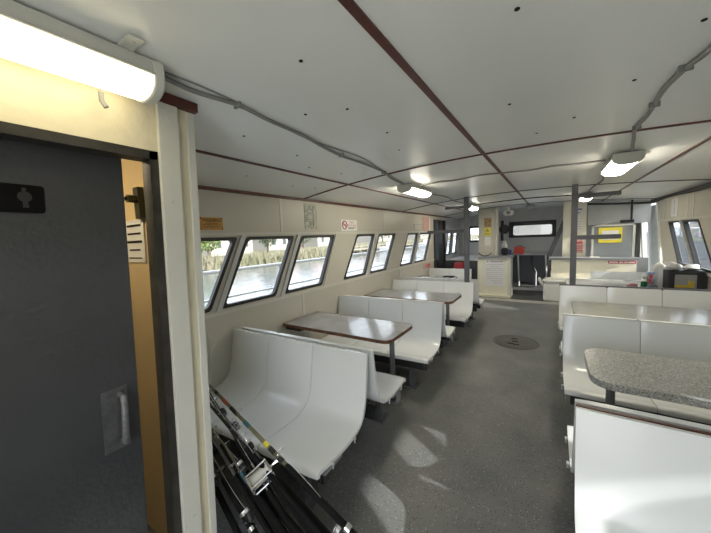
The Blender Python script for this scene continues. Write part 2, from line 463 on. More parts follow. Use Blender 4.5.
# face board, corner strip, cap batten
b = BM(); box(b, (HX, .605, 0), (HX + .022, .688, 2.285), SH); trim(b, 'trimwhite', smooth=False, bevel=.004)
b = BM(); box(b, (HX - .075, .735, 0), (HX + .004, .770, 2.285), SH); trim(b, 'trimwhite', smooth=False, bevel=.004)
b = BM(); box(b, (HX, YB, 2.286), (HX + .03, .775, 2.325), SH); trim(b, 'redwood', smooth=False)
for z in (2.22, 1.87, 1.02, .75, .42):
    b = BM(); y = .65 + SH * (z - 1); tube(b, [(HX + .021, y, z), (HX + .026, y, z)], .009, 10); trim(b, 'trimwhite')
# dark jambs and track
b = BM(); box(b, (HX - .075, .575, 0), (HX - .001, .632, 2.085), SH); box(b, (HX - .075, -.33, 2.045), (HX - .001, .632, 2.085), SH); struct('door_2', b, mat('dark_jamb', (.035, .031, .025), .5, noise=.5, nscale=14, col2=(.012, .011, .009)), smooth=False)
# sliding door
b = BM(); box(b, (HX - .12, -.45, .03), (HX - .078, .503, 2.06), SH)
door = struct('door_1', b, 'doorgrey', smooth=False, bevel=.003)
xd = HX - .078
b = BM(); box(b, (xd - .001, .375, .86), (xd + .004, .462, 1.115), SH); plate = obj('handle_plate', b, mat('worn_grey_plate', (.045, .046, .05), .35, noise=.7, nscale=30, col2=(.085, .085, .085)), door)
b = BM(); tube(b, [(xd + .004, .44, 1.09), (xd + .035, .44, 1.085), (xd + .04, .44, 1.05), (xd + .04, .432, .93), (xd + .035, .432, .895), (xd + .004, .432, .89)], [.012, .011, .012, .012, .011, .012], 10)
h = obj('door_handle', b, mat('worn_handle_metal', (.07, .072, .078), .3, noise=.5, nscale=40, col2=(.16, .16, .16)), door); h['label'] = 'scuffed metal pull handle'
b = BM(); prism(b, roundq([(.03, 1.815), (.295, 1.812), (.30, 1.905), (.03, 1.91)], .012), 'x', xd, xd + .004)
sg = obj('door_sign', b, mat('black_sign_plate', (.004, .004, .004), .6, spec=.05), door); sg['label'] = 'black pictogram plate'
b = BM(); prism(b, [(.250 + .017 * math.cos(t * PI / 8), 1.866 + .018 * math.sin(t * PI / 8)) for t in range(16)], 'x', xd + .004, xd + .006)
prism(b, [(.243, 1.83), (.257, 1.83), (.256, 1.85), (.244, 1.85)], 'x', xd + .004, xd + .006)
prism(b, [(.250 + .006 * math.cos(t * PI / 6), 1.890 + .006 * math.sin(t * PI / 6)) for t in range(12)], 'x', xd + .004, xd + .006)
obj('pictogram', b, mat('dim_pictogram', (.028, .028, .028), .6, spec=.1), sg)
# washroom inside: back face, notice, latch, unseen lamp added for warm light inside
b = BM(); box(b, (XL, YB, 2.26), (HX - .13, .735, 2.28)); struct('ceiling_washroom', b, 'ivory', smooth=False)
b = BM(); box(b, (XL, .70, 0), (HX - .13, .719, 2.26), SH); struct('wall_washroom_inner', b, mat('tan_washroom_paint', (.66, .50, .27), .45, noise=.05, nscale=6), smooth=False)
yi = .70
def wy(z): return yi + SH * (z - 1) - .002
b = BM(); box(b, (-2.03, .692, 1.60), (-1.80, .70, 1.83), SH); nt_ = tag(obj('printed_notice', b, 'paper', smooth=False), 'white printed notice on the tan washroom wall seen past the grey sliding door', 'sign')
b = BM()
for k, (w_, h_) in enumerate(((.17, .011), (.16, .010), (.18, .013), (.13, .009), (.16, .006))): quadbar(b, (-1.915, .6915 + SH * (.80 - k * .044), 1.80 - k * .044), (1, 0, 0), (0, 0, 1), w_, h_)
obj('print_lines', b, 'ink', nt_, smooth=False)
t = thing('door_latch', 'dark brass barrel latch above the notice in the washroom gap', 'latch', (-1.80, .70, 1.9))
b = BM(); box(b, (-1.83, .70, 1.83), (-1.775, .728, 1.99)); obj('latch_plate', b, mat('dark_brass', (.03, .035, .02), .35, metal=.4), t)
b = BM(); tube(b, [(-1.80, .715, 1.93), (-1.80, .66, 1.93)], .02, 12); tube(b, [(-1.80, .66, 1.93), (-1.84, .655, 1.93), (-1.87, .655, 1.93)], [.011, .009, .016], 8); obj('latch_knob', b, mat('dark_brass_knob', (.06, .06, .04), .3, metal=.8), t)
t = thing('washroom_fill_lamp', 'unseen small round lamp added on the washroom ceiling behind the grey door', 'lamp', (-1.95, .2, 2.26))
b = BM(); lathe(b, [(.13, 0), (.13, -.03), (.11, -.03)], (-1.95, .2, 2.26)); obj('lamp_base', b, 'housing', t)
b = BM(); lathe(b, [(.11, -.03), (.10, -.06), (.05, -.075), (0, -.078)], (-1.95, .2, 2.26)); obj('lamp_shade', b, emit('washroom_fill_light', (1, .83, .55), 22.), t)

# ------------------------------------------------------------------ fluorescent fixtures
def fixture(label, x0, x1, y0, y1, zt, h, lampm, group, brackets=2):
    cx = (x0 + x1) / 2
    t = thing('fluorescent_light', label, 'light', (cx, (y0 + y1) / 2, zt), group)
    w = (x1 - x0) / 2
    bm = BM(); prism(bm, [(cx - w, zt - h * .45), (cx + w, zt - h * .45), (cx + w * .92, zt - .003), (cx - w * .92, zt - .003)], 'y', y0 + .03, y1 - .03)
    box(bm, (cx - w - .006, y0 + .03, zt - h * .5), (cx + w + .006, y1 - .03, zt - h * .43)); obj('housing', bm, 'housing', t, bevel=.004)
    prof = [(cx - w * .97, zt - h * .45)] + [(cx - w * .97 * math.cos(a), zt - h * .45 - h * .55 * math.sin(a) ** .7) for a in [PI * k / 12 for k in range(1, 12)]] + [(cx + w * .97, zt - h * .45)]
    bm = BM(); prism(bm, prof, 'y', y0 + .035, y1 - .035); obj('diffuser', bm, lampm, t)
    for ya, yb in ((y0, y0 + .035), (y1 - .035, y1)):
        bm = BM(); prism(bm, [(cx - w * 1.05, zt - .006), (cx - w * 1.05, zt - h * .55)] + [(cx - w * 1.03 * math.cos(a), zt - h * .5 - h * .55 * math.sin(a) ** .7) for a in [PI * k / 10 for k in range(1, 10)]] + [(cx + w * 1.05, zt - h * .55), (cx + w * 1.05, zt - .006)], 'y', ya, yb); obj('end_cap', bm, 'housing', t, bevel=.006)
    for k in range(brackets):
        y = y0 + (y1 - y0) * (.3 + .61 * k)
        bm = BM(); box(bm, (x1 - .01, y - .022, zt - .004), (x1 + .075, y + .022, zt)); tube(bm, [(x1 + .045, y, zt - .004), (x1 + .045, y, zt - .008)], .009, 8); obj('bracket', bm, 'housing', t)
    return t
G1 = 'fluorescent lights on the ceiling'
f1 = fixture('large lit fluorescent light above the grey sliding door', -1.335, -1.165, -.66, .585, 2.333, .115, M['lamp'], G1)
b = BM(); tube(b, [(-1.36, .455, 2.24), (-1.36, .455, 2.21), (-1.355, .465, 2.19)], .009, 8); obj('pull_tab', b, 'conduit', f1)
fixture('short lit fluorescent light over the first table by the left windows', -1.61, -1.43, 3.45, 4.2, 2.318, .1, M['lamp_far'], G1, 1)
fixture('short lit fluorescent light over the speckled grey table on the right', .43, .63, 3.45, 4.2, 2.318, .1, M['lamp_far'], G1, 1)
fixture('small far light behind the left grey post', -1.62, -1.44, 6.75, 7.5, 2.312, .1, M['lamp_far'], G1, 1)
fixture('small far light behind the right grey post', .44, .62, 6.75, 7.5, 2.312, .1, M['lamp_far'], G1, 1)

# ------------------------------------------------------------------ conduit along the ceiling
def catm(pts, n=8):
    P = [V(p) for p in pts]; P = [P[0]] + P + [P[-1]]; out = []
    for i in range(1, len(P) - 2):
        for k in range(n):
            t = k / n
            out.append(.5 * ((2 * P[i]) + (-P[i - 1] + P[i + 1]) * t + (2 * P[i - 1] - 5 * P[i] + 4 * P[i + 1] - P[i + 2]) * t * t + (-P[i - 1] + 3 * P[i] - 3 * P[i + 1] + P[i + 2]) * t ** 3))
    return out + [P[-2]]
def cable(label, xy, r, clips=(), name='cable_conduit', m='conduit', dz=0):
    pts = [(x, y, zc(x) - r - .001 - dz) for x, y in xy]
    t = thing(name, label, 'cable', pts[0], 'conduits on the ceiling')
    bm = BM(); tube(bm, catm(pts), r, 8); obj('conduit', bm, m, t)
    for x, y in clips:
        bm = BM(); box(bm, (x - .022, y - .005, zc(x) - 2 * r - .004), (x + .022, y + .005, zc(x) - .0005)); obj('clip', bm, 'conduit', t)
    return t
cable('grey conduit looping forward from the large light to the next light', [(-1.25, .60), (-1.27, .75), (-1.243, .95), (-1.27, 1.15), (-1.29, 1.42), (-1.34, 1.7), (-1.37, 1.95), (-1.37, 2.3), (-1.40, 2.72), (-1.47, 3.0), (-1.515, 3.42)], .010, [(-1.245, .94), (-1.36, 1.93), (-1.40, 2.7)])
cable('thin wire beside the looping grey conduit above the left aisle', [(-1.23, .62), (-1.225, .8), (-1.245, 1.0), (-1.32, 1.5), (-1.30, 2.1), (-1.36, 2.5), (-1.44, 3.0), (-1.50, 3.40)], .004)
cable('thick grey conduit bending over the right side of the ceiling', [(.50, .8), (.49, 1.3), (.48, 1.7), (.452, 1.85), (.435, 2.05), (.445, 2.28), (.455, 2.5), (.45, 2.75), (.50, 3.1), (.545, 3.42)], .011, [(.45, 1.85), (.445, 2.28), (.452, 2.72)])
cable('thin wavy conduit across the ceiling between the two short lights', [(-1.42, 3.8), (-1.2, 3.74), (-1.0, 3.82), (-.7, 3.76), (-.45, 3.84), (-.2, 3.88), (.0, 3.8), (.2, 3.84), (.42, 3.8)], .009)
cable('wavy conduit running forward from the short left light', [(-1.52, 4.22), (-1.55, 4.6), (-1.50, 5.2), (-1.56, 5.9), (-1.53, 6.72)], .009)
cable('wavy conduit running forward from the short right light', [(.53, 4.22), (.50, 4.7), (.56, 5.3), (.52, 6.1), (.53, 6.72)], .009)
cable('dark conduit across the ceiling ahead of the posts', [(-1.43, 7.15), (-.9, 7.2), (-.4, 7.12), (.1, 7.2), (.44, 7.15)], .010, m='blackframe')
b = BM()
for k in range(3):
    tube(b, catm([(XR - .03 - .012 * k, 3.0, 2.19 - .012 * k), (XR - .03, 5.0, 2.20), (XR - .035 - .01 * k, 6.2, 2.185 - .012 * k), (XR - .03, 7.6, 2.19), (XR - .10, 8.55, 2.18 - .01 * k), (1.3, 8.64, 2.20 - .012 * k), (.66, 8.68, 2.25 - .014 * k)]), .011, 6)
tag(obj('cable_bundle', b, 'blackframe'), 'black cable bundle along the top of the right wall', 'cable')

# ------------------------------------------------------------------ benches
PROF = [(.004, .855), (.018, .76), (.038, .64), (.058, .54), (.078, .475), (.105, .425), (.15, .392), (.215, .375), (.30, .368), (.40, .368), (.49, .374), (.555, .384), (.59, .383), (.607, .370), (.612, .345)]
def shell_bm(x0, x1, nseg=9):
    """moulded seat shell facing -y, back top at y=0"""
    bm = BM(); P = [V((0, -d, z)) for d, z in catm2(PROF)]
    n = len(P); Nn = []
    for i in range(n):
        d = (P[min(i + 1, n - 1)] - P[max(i - 1, 0)]).normalized(); Nn.append(V((0, -d.z, d.y)))   # towards the back / underside
    for i in range(n):
        if Nn[i].y < 0 and Nn[i].z > 0: Nn[i] = -Nn[i]
    th = .03
    rows = []
    for k in range(nseg + 1):
        u = k / nseg; x = x0 + (x1 - x0) * u
        e = min(u, 1 - u) * (x1 - x0)
        roll = .008 * max(0, 1 - e / .035) ** 2
        dish = .010 * math.sin(PI * u)
        F = []; Bk = []
        for i in range(n):
            s = dish * math.sin(PI * min(1, i / (n - 3)))
            o = Nn[i] * (roll + s)
            F.append(bm.verts.new((x, P[i].y + o.y, P[i].z + o.z)))
            Bk.append(bm.verts.new((x, P[i].y + Nn[i].y * th, P[i].z + Nn[i].z * th)))
        rows.append(F + Bk[::-1])
    m = len(rows[0])
    for a, c in zip(rows, rows[1:]):
        for i in range(m): bm.faces.new((a[i], a[(i + 1) % m], c[(i + 1) % m], c[i]))
    bm.faces.new(rows[0][::-1]); bm.faces.new(rows[-1])
    return bm
def catm2(pr, n=3):
    out = catm([(a, b, 0) for a, b in pr], n); return [(p.x, p.y) for p in out]
def make_bench(W, n, aisle, label, name='booth_bench', strip=False, group='white moulded booth benches'):
    """bench prototype: x from 0 (aisle end) towards aisle*W, facing -y"""
    t = thing(name, label, 'bench', (0, 0, 0), group)
    for k in range(n):
        a = aisle * (W * k / n + .0028); c = aisle * (W * (k + 1) / n - .0028)
        obj('seat_shell', shell_bm(min(a, c), max(a, c)), 'gelcoat', t, angle=35)
    x0, x1 = sorted((aisle * .05, aisle * (W - .02)))
    bm = BM(); box(bm, (x0, -.50, .215), (x1, -.44, .335)); box(bm, (x0, -.12, .24), (x1, -.075, .335)); obj('support_beam', bm, 'blackframe', t, smooth=False)
    for f in (.22, W - .28):
        x = aisle * f
        bm = BM(); box(bm, (x - .025, -.50, .0), (x + .025, -.44, .22)); box(bm, (x - .02, -.44, .225), (x + .02, -.10, .27)); box(bm, (x - .07, -.54, 0), (x + .07, -.40, .012)); obj('leg', bm, 'darkgrey', t, smooth=False)
    for d, z in ((.47, .352), (.22, .355)):
        bm = BM(); x = aisle * -.001; tube(bm, [(x + aisle * .01, -d, z), (x - aisle * .012, -d, z)], .010, 8); tube(bm, [(x - aisle * .006, -d, z), (x - aisle * .006, -d, z - .03)], .006, 6); obj('bolt', bm, 'silver', t)
    bm = BM(); x = aisle * .015; xs = sorted((x, x + aisle * .06))
    box(bm, (xs[0], -.52, .30), (xs[1], -.34, .318)); box(bm, (xs[0], -.50, .215), (xs[0] + .006, -.42, .31)); obj('end_bracket', bm, 'midgrey', t, smooth=False)
    if strip:
        bm = BM(); xs = sorted((0, aisle * W)); box(bm, (xs[0] + .004, .034, .825), (xs[1], .047, .853)); s_ = obj('back_strip', bm, 'redwood', t, smooth=False); s_['label'] = 'red-brown wooden strip'
    return t
XA_L, XA_R = -1.09, .105
WL, WR = 1.50, 1.66
pl = make_bench(WL, 3, -1, 'x')
pr = make_bench(WR, 3, 1, 'x')
used = set()
def put(proto, x, y, rot, label):
    if proto.name in used: o = clone(proto)
    else: o = proto; used.add(proto.name)
    o.location = (x, y, 0); o.rotation_euler = (0, 0, rot); o['label'] = label
    return o
# benches facing forward are the mirror-handed ones turned round
put(pl, XA_L, 1.757, .033, 'white three-seat booth bench nearest on the left, facing the fishing rods')
put(pl, XA_L, 3.51, .045, 'white three-seat booth bench behind the nearest wood-edged table, facing it')
put(pl, XA_L, 5.24, .012, 'white three-seat booth bench behind the second wood-edged table, facing it')
qr = make_bench(1.465, 3, 1, 'x')
put(qr, XA_L, 1.855, PI + .033, 'white forward-facing booth bench back to back with the nearest left bench')
put(qr, XA_L, 3.61, PI + .045, 'white forward-facing booth bench between the two wood-edged tables, backing the middle left bench')
put(qr, XA_L, 5.66, PI + .012, 'white forward-facing booth bench just behind the left grey post')
prs = make_bench(WR, 3, 1, 'x', strip=True)
put(prs, XA_R, 1.65, 0, 'white booth bench nearest on the right with a red-brown strip along its top')
put(pr, XA_R, 3.47, 0, 'white booth bench behind the speckled grey table on the right, facing it')
q2 = make_bench(WR, 3, -1, 'x')
put(q2, XA_R, 1.75, PI, 'white forward-facing booth bench in front of the speckled grey table')
put(q2, XA_R, 3.565, PI, 'white forward-facing booth bench in front of the brown-edged grey table')
r3 = make_bench(WR, 3, 1, 'x')
put(r3, XA_R, 5.37, 0, 'white booth bench with a dark grey top strip beside the right grey post')
b = BM(); box(b, (XA_R + .002, 5.372, .835), (XA_R + WR, 5.425, .872)); o = obj('top_strip', b, 'postgrey', None, smooth=False)
o.data.transform(Matrix.Translation(-V((XA_R, 5.37, 0)))); o.parent = r3
b = BM(); box(b, (XA_R + .002, 5.405, .36), (XA_R + WR, 5.425, .835)); o = obj('back_panel', b, 'midgrey', None, smooth=False)
o.data.transform(Matrix.Translation(-V((XA_R, 5.37, 0)))); o.parent = r3
l4 = make_bench(1.02, 2, -1, 'x'); put(l4, -1.555, 7.28, 0, 'white two-seat booth bench furthest forward on the left, before the dark door frame')
r4 = make_bench(1.1, 2, 1, 'x'); put(r4, .64, 7.33, 0, 'white bench back furthest forward on the right, below the red strip sign')

# ------------------------------------------------------------------ tables
def table(name, label, x0, x1, y0, y1, zt, th, topm, edgem, legx, rnd, group, wall_side):
    t = thing(name, label, 'table', ((x0 + x1) / 2, (y0 + y1) / 2, 0), group)
    q = [(x0, y0), (x1, y0), (x1, y1), (x0, y1)]
    # rounded only at the aisle end
    pts = []
    for i, p in enumerate(q):
        aisle = (p[0] == x1) if wall_side < 0 else (p[0] == x0)
        if aisle:
            pp = V(p); a = V(q[i - 1]); c = V(q[(i + 1) % 4]); da = (a - pp).normalized(); dc = (c - pp).normalized()
            for k in range(7):
                s = k / 6; v = (pp + da * rnd) * (1 - s) ** 2 + pp * 2 * s * (1 - s) + (pp + dc * rnd) * s * s; pts.append((v.x, v.y))
        else: pts.append(p)
    if edgem:
        bm = BM(); prism(bm, inset(pts, .006), 'z', zt - th, zt); obj('tabletop', bm, topm, t, angle=50)
        bm = BM(); ring(bm, pts, inset(pts, .006), 'z', zt - th - .002, zt + .0005); obj('edge_band', bm, edgem, t, angle=50)
    else:
        bm = BM(); prism(bm, pts, 'z', zt - th, zt); obj('tabletop', bm, topm, t, angle=50, bevel=.004)
    ym = (y0 + y1) / 2
    bm = BM(); tube(bm, [(legx, ym, .012), (legx, ym, zt - th)], .026, 14); l = obj('leg', bm, 'postgrey', t)
    bm = BM(); tube(bm, [(legx, ym, 0), (legx, ym, .014)], .09, 20); obj('floor_flange', bm, 'postgrey', l)
    bm = BM(); tube(bm, [(legx, ym, zt - th - .015), (legx, ym, zt - th - .001)], .08, 20); obj('top_flange', bm, 'postgrey', l)
    wx = x0 if wall_side < 0 else x1
    bm = BM(); xs = sorted((wx, wx - wall_side * .22)); box(bm, (xs[0], y0 + .05, zt - th - .05), (xs[1], y1 - .05, zt - th - .002)); obj('wall_cleat', bm, 'blackframe', t, smooth=False)
    return t
GT = 'tables between the booth benches'
table('booth_table', 'nearest wood-edged grey table under the left windows', XL + .02, -1.215, 2.34, 2.95, .74, .03, 'laminate', 'woodedge', -1.34, .09, GT, -1)
table('booth_table', 'second wood-edged grey table under the left windows', XL + .02, -1.155, 4.14, 4.78, .74, .03, 'laminate', 'woodedge', -1.30, .09, GT, -1)
table('booth_table', 'furthest wood-edged grey table on the left, with a dark book on it', XL + .02, -1.74, 6.25, 6.78, .74, .03, 'laminate', 'woodedge', -1.95, .08, GT, -1)
table('booth_table', 'speckled grey table with a thick rounded end, nearest on the right', .222, XR - .01, 2.28, 2.945, .74, .045, 'granite', None, .36, .15, GT, 1)
rt2 = table('booth_table', 'grey table with a red-brown near edge, second on the right', .222, XR - .01, 4.06, 4.82, .74, .035, 'greytop', None, .40, .13, GT, 1)
b = BM(); box(b, (.37, 4.052, .704), (XR - .01, 4.06, .739)); obj('edge_band', b, 'redwood', rt2, smooth=False)
table('booth_table', 'plain grey table holding the toaster oven', .23, XR - .01, 5.75, 7.08, .74, .035, 'greytop', None, .5, .12, GT, 1)
b = BM(); rbox(b, (-2.02, 6.58, .7405), (-1.79, 6.74, .755), .003); tag(obj('book', b, 'ink'), 'thin dark book lying on the furthest left table', 'book')

# ------------------------------------------------------------------ grey posts with side arms
def post(label, x, y, arms):
    t = thing('support_post', label, 'post', (x, y, 0), 'grey posts with side arms')
    bm = BM(); rbox(bm, (x - .038, y - .038, .006), (x + .038, y + .038, zc(x) - .011), .006); obj('upright', bm, 'postgrey', t)
    bm = BM(); box(bm, (x - .08, y - .05, 0), (x + .08, y + .05, .008)); obj('base_plate', bm, 'postgrey', t, smooth=False)
    for x1, z, hh in arms:
        s = 1 if x1 > x else -1
        xs = sorted((x + s * .036, x1)); bm = BM(); rbox(bm, (xs[0], y - .03, z - hh), (xs[1], y + .03, z + hh), .005); obj('side_arm', bm, 'postgrey', t)
    return t
post('left grey steel post with two arms reaching to the windows', -1.268, 5.56, [(-1.64, 2.155, .022), (-1.98, 1.73, .03)])
post('right grey steel post with two arms before the yellow sign', .272, 5.5, [(.785, 2.155, .028), (.80, 1.558, .032)])

# ------------------------------------------------------------------ round deck hatch
t = thing('deck_hatch', 'round flush hatch cover in the grey aisle floor', 'hatch', (-.42, 4.97, 0))
cx, cy = -.435, 5.03
b = BM(); lathe(b, [(.315, 0), (.315, .006), (.29, .008), (.285, .004)], (cx, cy, 0), 40); obj('rim', b, mat('hatch_rim', (.075, .075, .07), .4), t)
b = BM(); lathe(b, [(.283, 0), (.283, .007), (.27, .009), (0, .009)], (cx, cy, 0), 40); obj('cover', b, mat('hatch_cover', (.085, .083, .07), .45, noise=.25, nscale=6), t)
for dx, dy in ((-.02, .12), (0, .0), (.03, -.14), (-.05, -.12)):
    b = BM(); rbox(b, (cx + dx - .05, cy + dy - .02, .008), (cx + dx + .03, cy + dy + .015, .013), .002); obj('lift_slot', b, 'ink', t)

# ------------------------------------------------------------------ fishing rods
def rod(label, A, B, back, fwd, r0, r1, blank, reel=None, bands=(), gripcol='foam', grip0=.55, hoods=()):
    """rod through A (towards the tip) and B (towards the butt); back/fwd extend both ends"""
    A = V(A); B = V(B); d = (B - A).normalized()
    T = A - d * back; E = B + d * fwd; L = (E - T).length
    t = thing('fishing_rod', label, 'fishing rod', E, 'fishing rods piled beside the washroom wall')
    def at(s): return T + d * (s * L)
    def rad(s): return r0 + (r1 - r0) * s
    bm = BM(); tube(bm, [at(0), at(grip0 * .5), at(grip0)], [r0 * .5, rad(grip0 * .45), rad(grip0 * .8)], 10); obj('blank', bm, blank, t)
    bm = BM(); tube(bm, [at(grip0 - .01), at(grip0), at(grip0 + .02), at(.97), at(.985), at(1)], [r1 * .7, r1 * .95, r1 * 1., r1 * 1.05, r1 * 1.3, r1 * 1.2], 12); obj('grip', bm, gripcol, t)
    u = d.cross(V((0, 0, 1))).normalized(); w = u.cross(d).normalized()      # w points up off the rod
    for k in range(4):
        s = .1 + (grip0 - .14) * k / 3; R = .008 + .006 * k
        bm = BM(); c = at(s) + w * (rad(s) + R); torus(bm, c, d, R, .0016, 14, 5); tube(bm, [at(s + .012) + w * rad(s) * .6, c - w * R * .2], .0015, 5); tube(bm, [at(s - .012) + w * rad(s) * .6, c - w * R * .2], .0015, 5); obj('line_guide', bm, 'chrome', t)
    for s0, s1, m in bands:
        bm = BM(); tube(bm, [at(s0), at(s1)], [rad(s0) * .95 + .0025] * 2, 12); obj('band', bm, m, t)
    for s0, s1 in hoods:
        bm = BM(); tube(bm, [at(s0), at(s1)], r1 * 1.5, 14); obj('reel_seat', bm, 'chrome', t)
    if reel:
        s, kind, side, sz = reel
        c = at(s) + (w * side) * (r1 + sz * .85)
        rl = None
        if kind == 'frame':
            vd = (at(s) - V((0, 0, 1.683))).normalized(); u = d.cross(vd).normalized(); w = -vd; side = 1
            c = at(s) + w * (r1 + sz * .75)      # multiplier reel: silver cage with a pale spool
            bm = BM()
            for q in (-1, 1):
                e = c + u * q * sz * .85
                torus(bm, e, u, sz * .8, sz * .09, 18, 6)
            for a in range(5):
                an = 2 * PI * a / 5; o_ = (d * math.cos(an) + w * math.sin(an)) * sz * .82
                tube(bm, [c + o_ - u * sz * .85, c + o_ + u * sz * .85], sz * .07, 6)
            tube(bm, [c - w * side * sz * .8 - d * sz * 1.2, c - w * side * sz * .9, c - w * side * sz * .8 + d * sz * 1.2], sz * .1, 6)
            rl = obj('reel', bm, 'chrome', t)
            bm = BM(); tube(bm, [c - u * sz * .78, c - u * sz * .7, c + u * sz * .7, c + u * sz * .78], [sz * .6, sz * .55, sz * .55, sz * .6], 18); obj('line_spool', bm, 'spool', rl)
        else:                    # spinning reel: dark body, rotor and bail
            bm = BM(); tube(bm, [c - w * side * sz * .9, c - w * side * sz * .3, c], [sz * .12, sz * .16, sz * .3], 8)
            tube(bm, [c - d * sz * 1.0, c - d * sz * .6, c + d * sz * .3, c + d * sz * .6], [sz * .45, sz * .62, sz * .5, sz * .2], 16)
            rl = obj('reel', bm, 'blackframe', t)
            bm = BM(); tube(bm, [c - d * sz * 1.7, c - d * sz * 1.6, c - d * sz * 1.05], [sz * .42, sz * .5, sz * .45], 16); obj('line_spool', bm, 'spool' if kind == 'pale' else 'silver', rl)
            bm = BM(); torus(bm, c - d * sz * 1.25, d + w * .5, sz * .75, sz * .05, 20, 5); obj('bail', bm, 'chrome', rl)
        bm = BM(); e = c + u * sz * .9
        tube(bm, [e, e + u * sz * .25, e + u * sz * .3 + w * sz * .7, e + u * sz * .65 + w * sz * .72], [sz * .1, sz * .1, sz * .08, sz * .2], 8); obj('reel_handle', bm, 'chrome', rl)
        bm = BM(); tube(bm, catm([c - d * sz * .8 + w * sz * .3, at(max(.05, s - .12)) + w * .025, at(max(.03, s - .35)) + w * .02, at(.06) + w * .012]), .0011, 4); obj('fishing_line', bm, 'line', t)
    return t
rod('longest rod on top, camouflage-banded with a yellow band and thick black grip', (-1.817, 1.03, .741), (-.816, 1.09, .232), .70, .42, .007, .017, 'olive', (.815, 'spin', -1, .045),
    [(.32, .33, 'rodblack'), (.355, .375, 'bandred'), (.39, .42, 'rodblack'), (.45, .47, 'teal'), (.53, .545, 'bandyellow'), (.55, .57, 'rodblack'), (.585, .6, 'rodblack')], grip0=.62, hoods=[(.80, .812), (.83, .842)])
rod('black rod carrying the silver-caged reel with a pale line spool', (-1.79, .985, .735), (-1.226, 1.01, .205), .75, .22, .006, .016, 'rodblack', (.755, 'frame', 1, .07), grip0=.62)
rod('olive rod with a teal wrap below the caged reel', (-1.736, .94, .553), (-1.164, .97, .139), .75, .17, .007, .019, 'olive', (.66, 'pale', 1, .03), [(.66, .70, 'teal')], grip0=.70)
rod('dark grey rod lying just under the longest rod', (-1.762, 1.0, .633), (-.992, 1.055, .207), .7, .33, .006, .015, 'rodgrey', (.40, 'spin', 1, .03), grip0=.6)
rod('short black rod lowest against the washroom corner with two chrome clamps', (-1.657, .90, .394), (-1.311, .89, .141), .8, .17, .006, .017, 'rodblack', (.84, 'spin', 1, .032), grip0=.66, hoods=[(.80, .815), (.86, .875)])
rod('thin black rod in the middle of the pile', (-1.77, .965, .692), (-1.39, .99, .467), .75, .70, .005, .014, 'rodblack', (.70, 'spin', -1, .03), grip0=.6)
rod('thin grey rod second lowest in the pile', (-1.671, .92, .516), (-1.23, .925, .149), .8, .17, .005, .014, 'rodgrey', (.45, 'pale', 1, .034), grip0=.68)
rod('black rod with an orange lure clip, closest to the washroom corner', (-1.624, .865, .30), (-1.426, .86, .125), .8, .10, .005, .016, 'rodblack', (.7, 'spin', 1, .028), [(.755, .775, mat('orange_clip', (.6, .12, .03), .4))], grip0=.66)
rod('black rod between the olive rod and the caged-reel rod', (-1.75, 1.03, .60), (-1.15, 1.06, .17), .7, .18, .006, .013, 'rodblack', (.52, 'spin', 1, .032), grip0=.55)
rod('black rod lying flat at the bottom of the pile', (-1.70, 1.0, .40), (-1.05, 1.02, .10), .7, .12, .006, .02, 'rodblack', None, grip0=.5)
rod('slim olive rod leaning highest against the washroom corner', (-1.80, .93, .62), (-1.30, .95, .22), .7, .20, .004, .010, 'olive', None, grip0=.6)
rod('slim grey rod with a chrome-hooded reel near the bottom of the picture', (-1.69, .955, .45), (-1.27, .965, .10), .75, .06, .004, .011, 'rodgrey', (.86, 'spin', 1, .034), grip0=.68, hoods=[(.80, .82), (.90, .915)])
rod('slim black rod with pale line running beside the caged reel', (-1.78, 1.01, .66), (-1.19, 1.04, .26), .7, .30, .004, .011, 'rodblack', (.62, 'pale', 1, .026), grip0=.58, hoods=[(.58, .592), (.66, .672)])
# tangle of pale wire on the wall
b = BM()
for k in range(4):
    z = .5 + .06 * k; tube(b, catm([(XL + .01, 1.36 + .03 * k, z + .28), (XL + .03, 1.40 + .02 * k, z + .18), (XL + .02, 1.37 + .05 * k, z + .1), (XL + .05, 1.43, z), (XL + .03, 1.39 + .04 * k, z - .15)]), .0022, 5)
tag(obj('wire_tangle', b, 'line'), 'loose tangle of pale wire on the left wall beside the nearest bench', 'wire')

# ------------------------------------------------------------------ signs on the left wall
def wall_sign(name, label, y0, y1, z0, z1, m, x=XL):
    bm = BM(); box(bm, (x - .002, y0, z0), (x + .006, y1, z1)); return tag(obj(name, bm, m, smooth=False), label, 'sign')
R_, U_ = (0, 1, 0), (0, 0, 1)      # reading direction on the left wall
s = wall_sign('warning_sign', 'amber WARNING sign above the nearest left window', 1.475, 1.70, 1.812, 1.925, 'orange')
b = BM(); text_bm(b, 'WARNING', (XL + .0065, 1.588, 1.898), R_, U_, .034, depth=.003, width=.18); obj('lettering', b, 'ink', s, smooth=False)
b = BM()
for k, w_ in enumerate((.12, .17, .17, .15)): quadbar(b, (XL + .006, 1.588, 1.872 - .014 * k), R_, U_, w_, .005)
for y, z in ((1.487, 1.915), (1.69, 1.915), (1.487, 1.822), (1.69, 1.822)): quadbar(b, (XL + .006, y, z), R_, U_, .012, .012)
obj('small_print', b, mat('brown_ink', (.16, .07, .015), .5), s, smooth=False)
s = wall_sign('chart_poster', 'narrow aged chart poster between the second and third left windows', 2.83, 3.06, 1.82, 2.14, 'agedpaper')
b = BM(); quadbar(b, (XL + .006, 2.99, 1.98), R_, U_, .012, .28); quadbar(b, (XL + .006, 2.945, 1.835), R_, U_, .03, .012)
for k in range(10): quadbar(b, (XL + .006, 2.865 + random.random() * .11, 1.86 + .027 * k), R_, U_, .03 + .05 * random.random(), .014)
obj('chart_print', b, mat('chart_ink', (.22, .23, .2), .5), s, smooth=False)
s = wall_sign('no_smoking_sign', 'white NO SMOKING sign with a red crossed circle', 3.60, 4.03, 1.80, 1.965, 'paper')
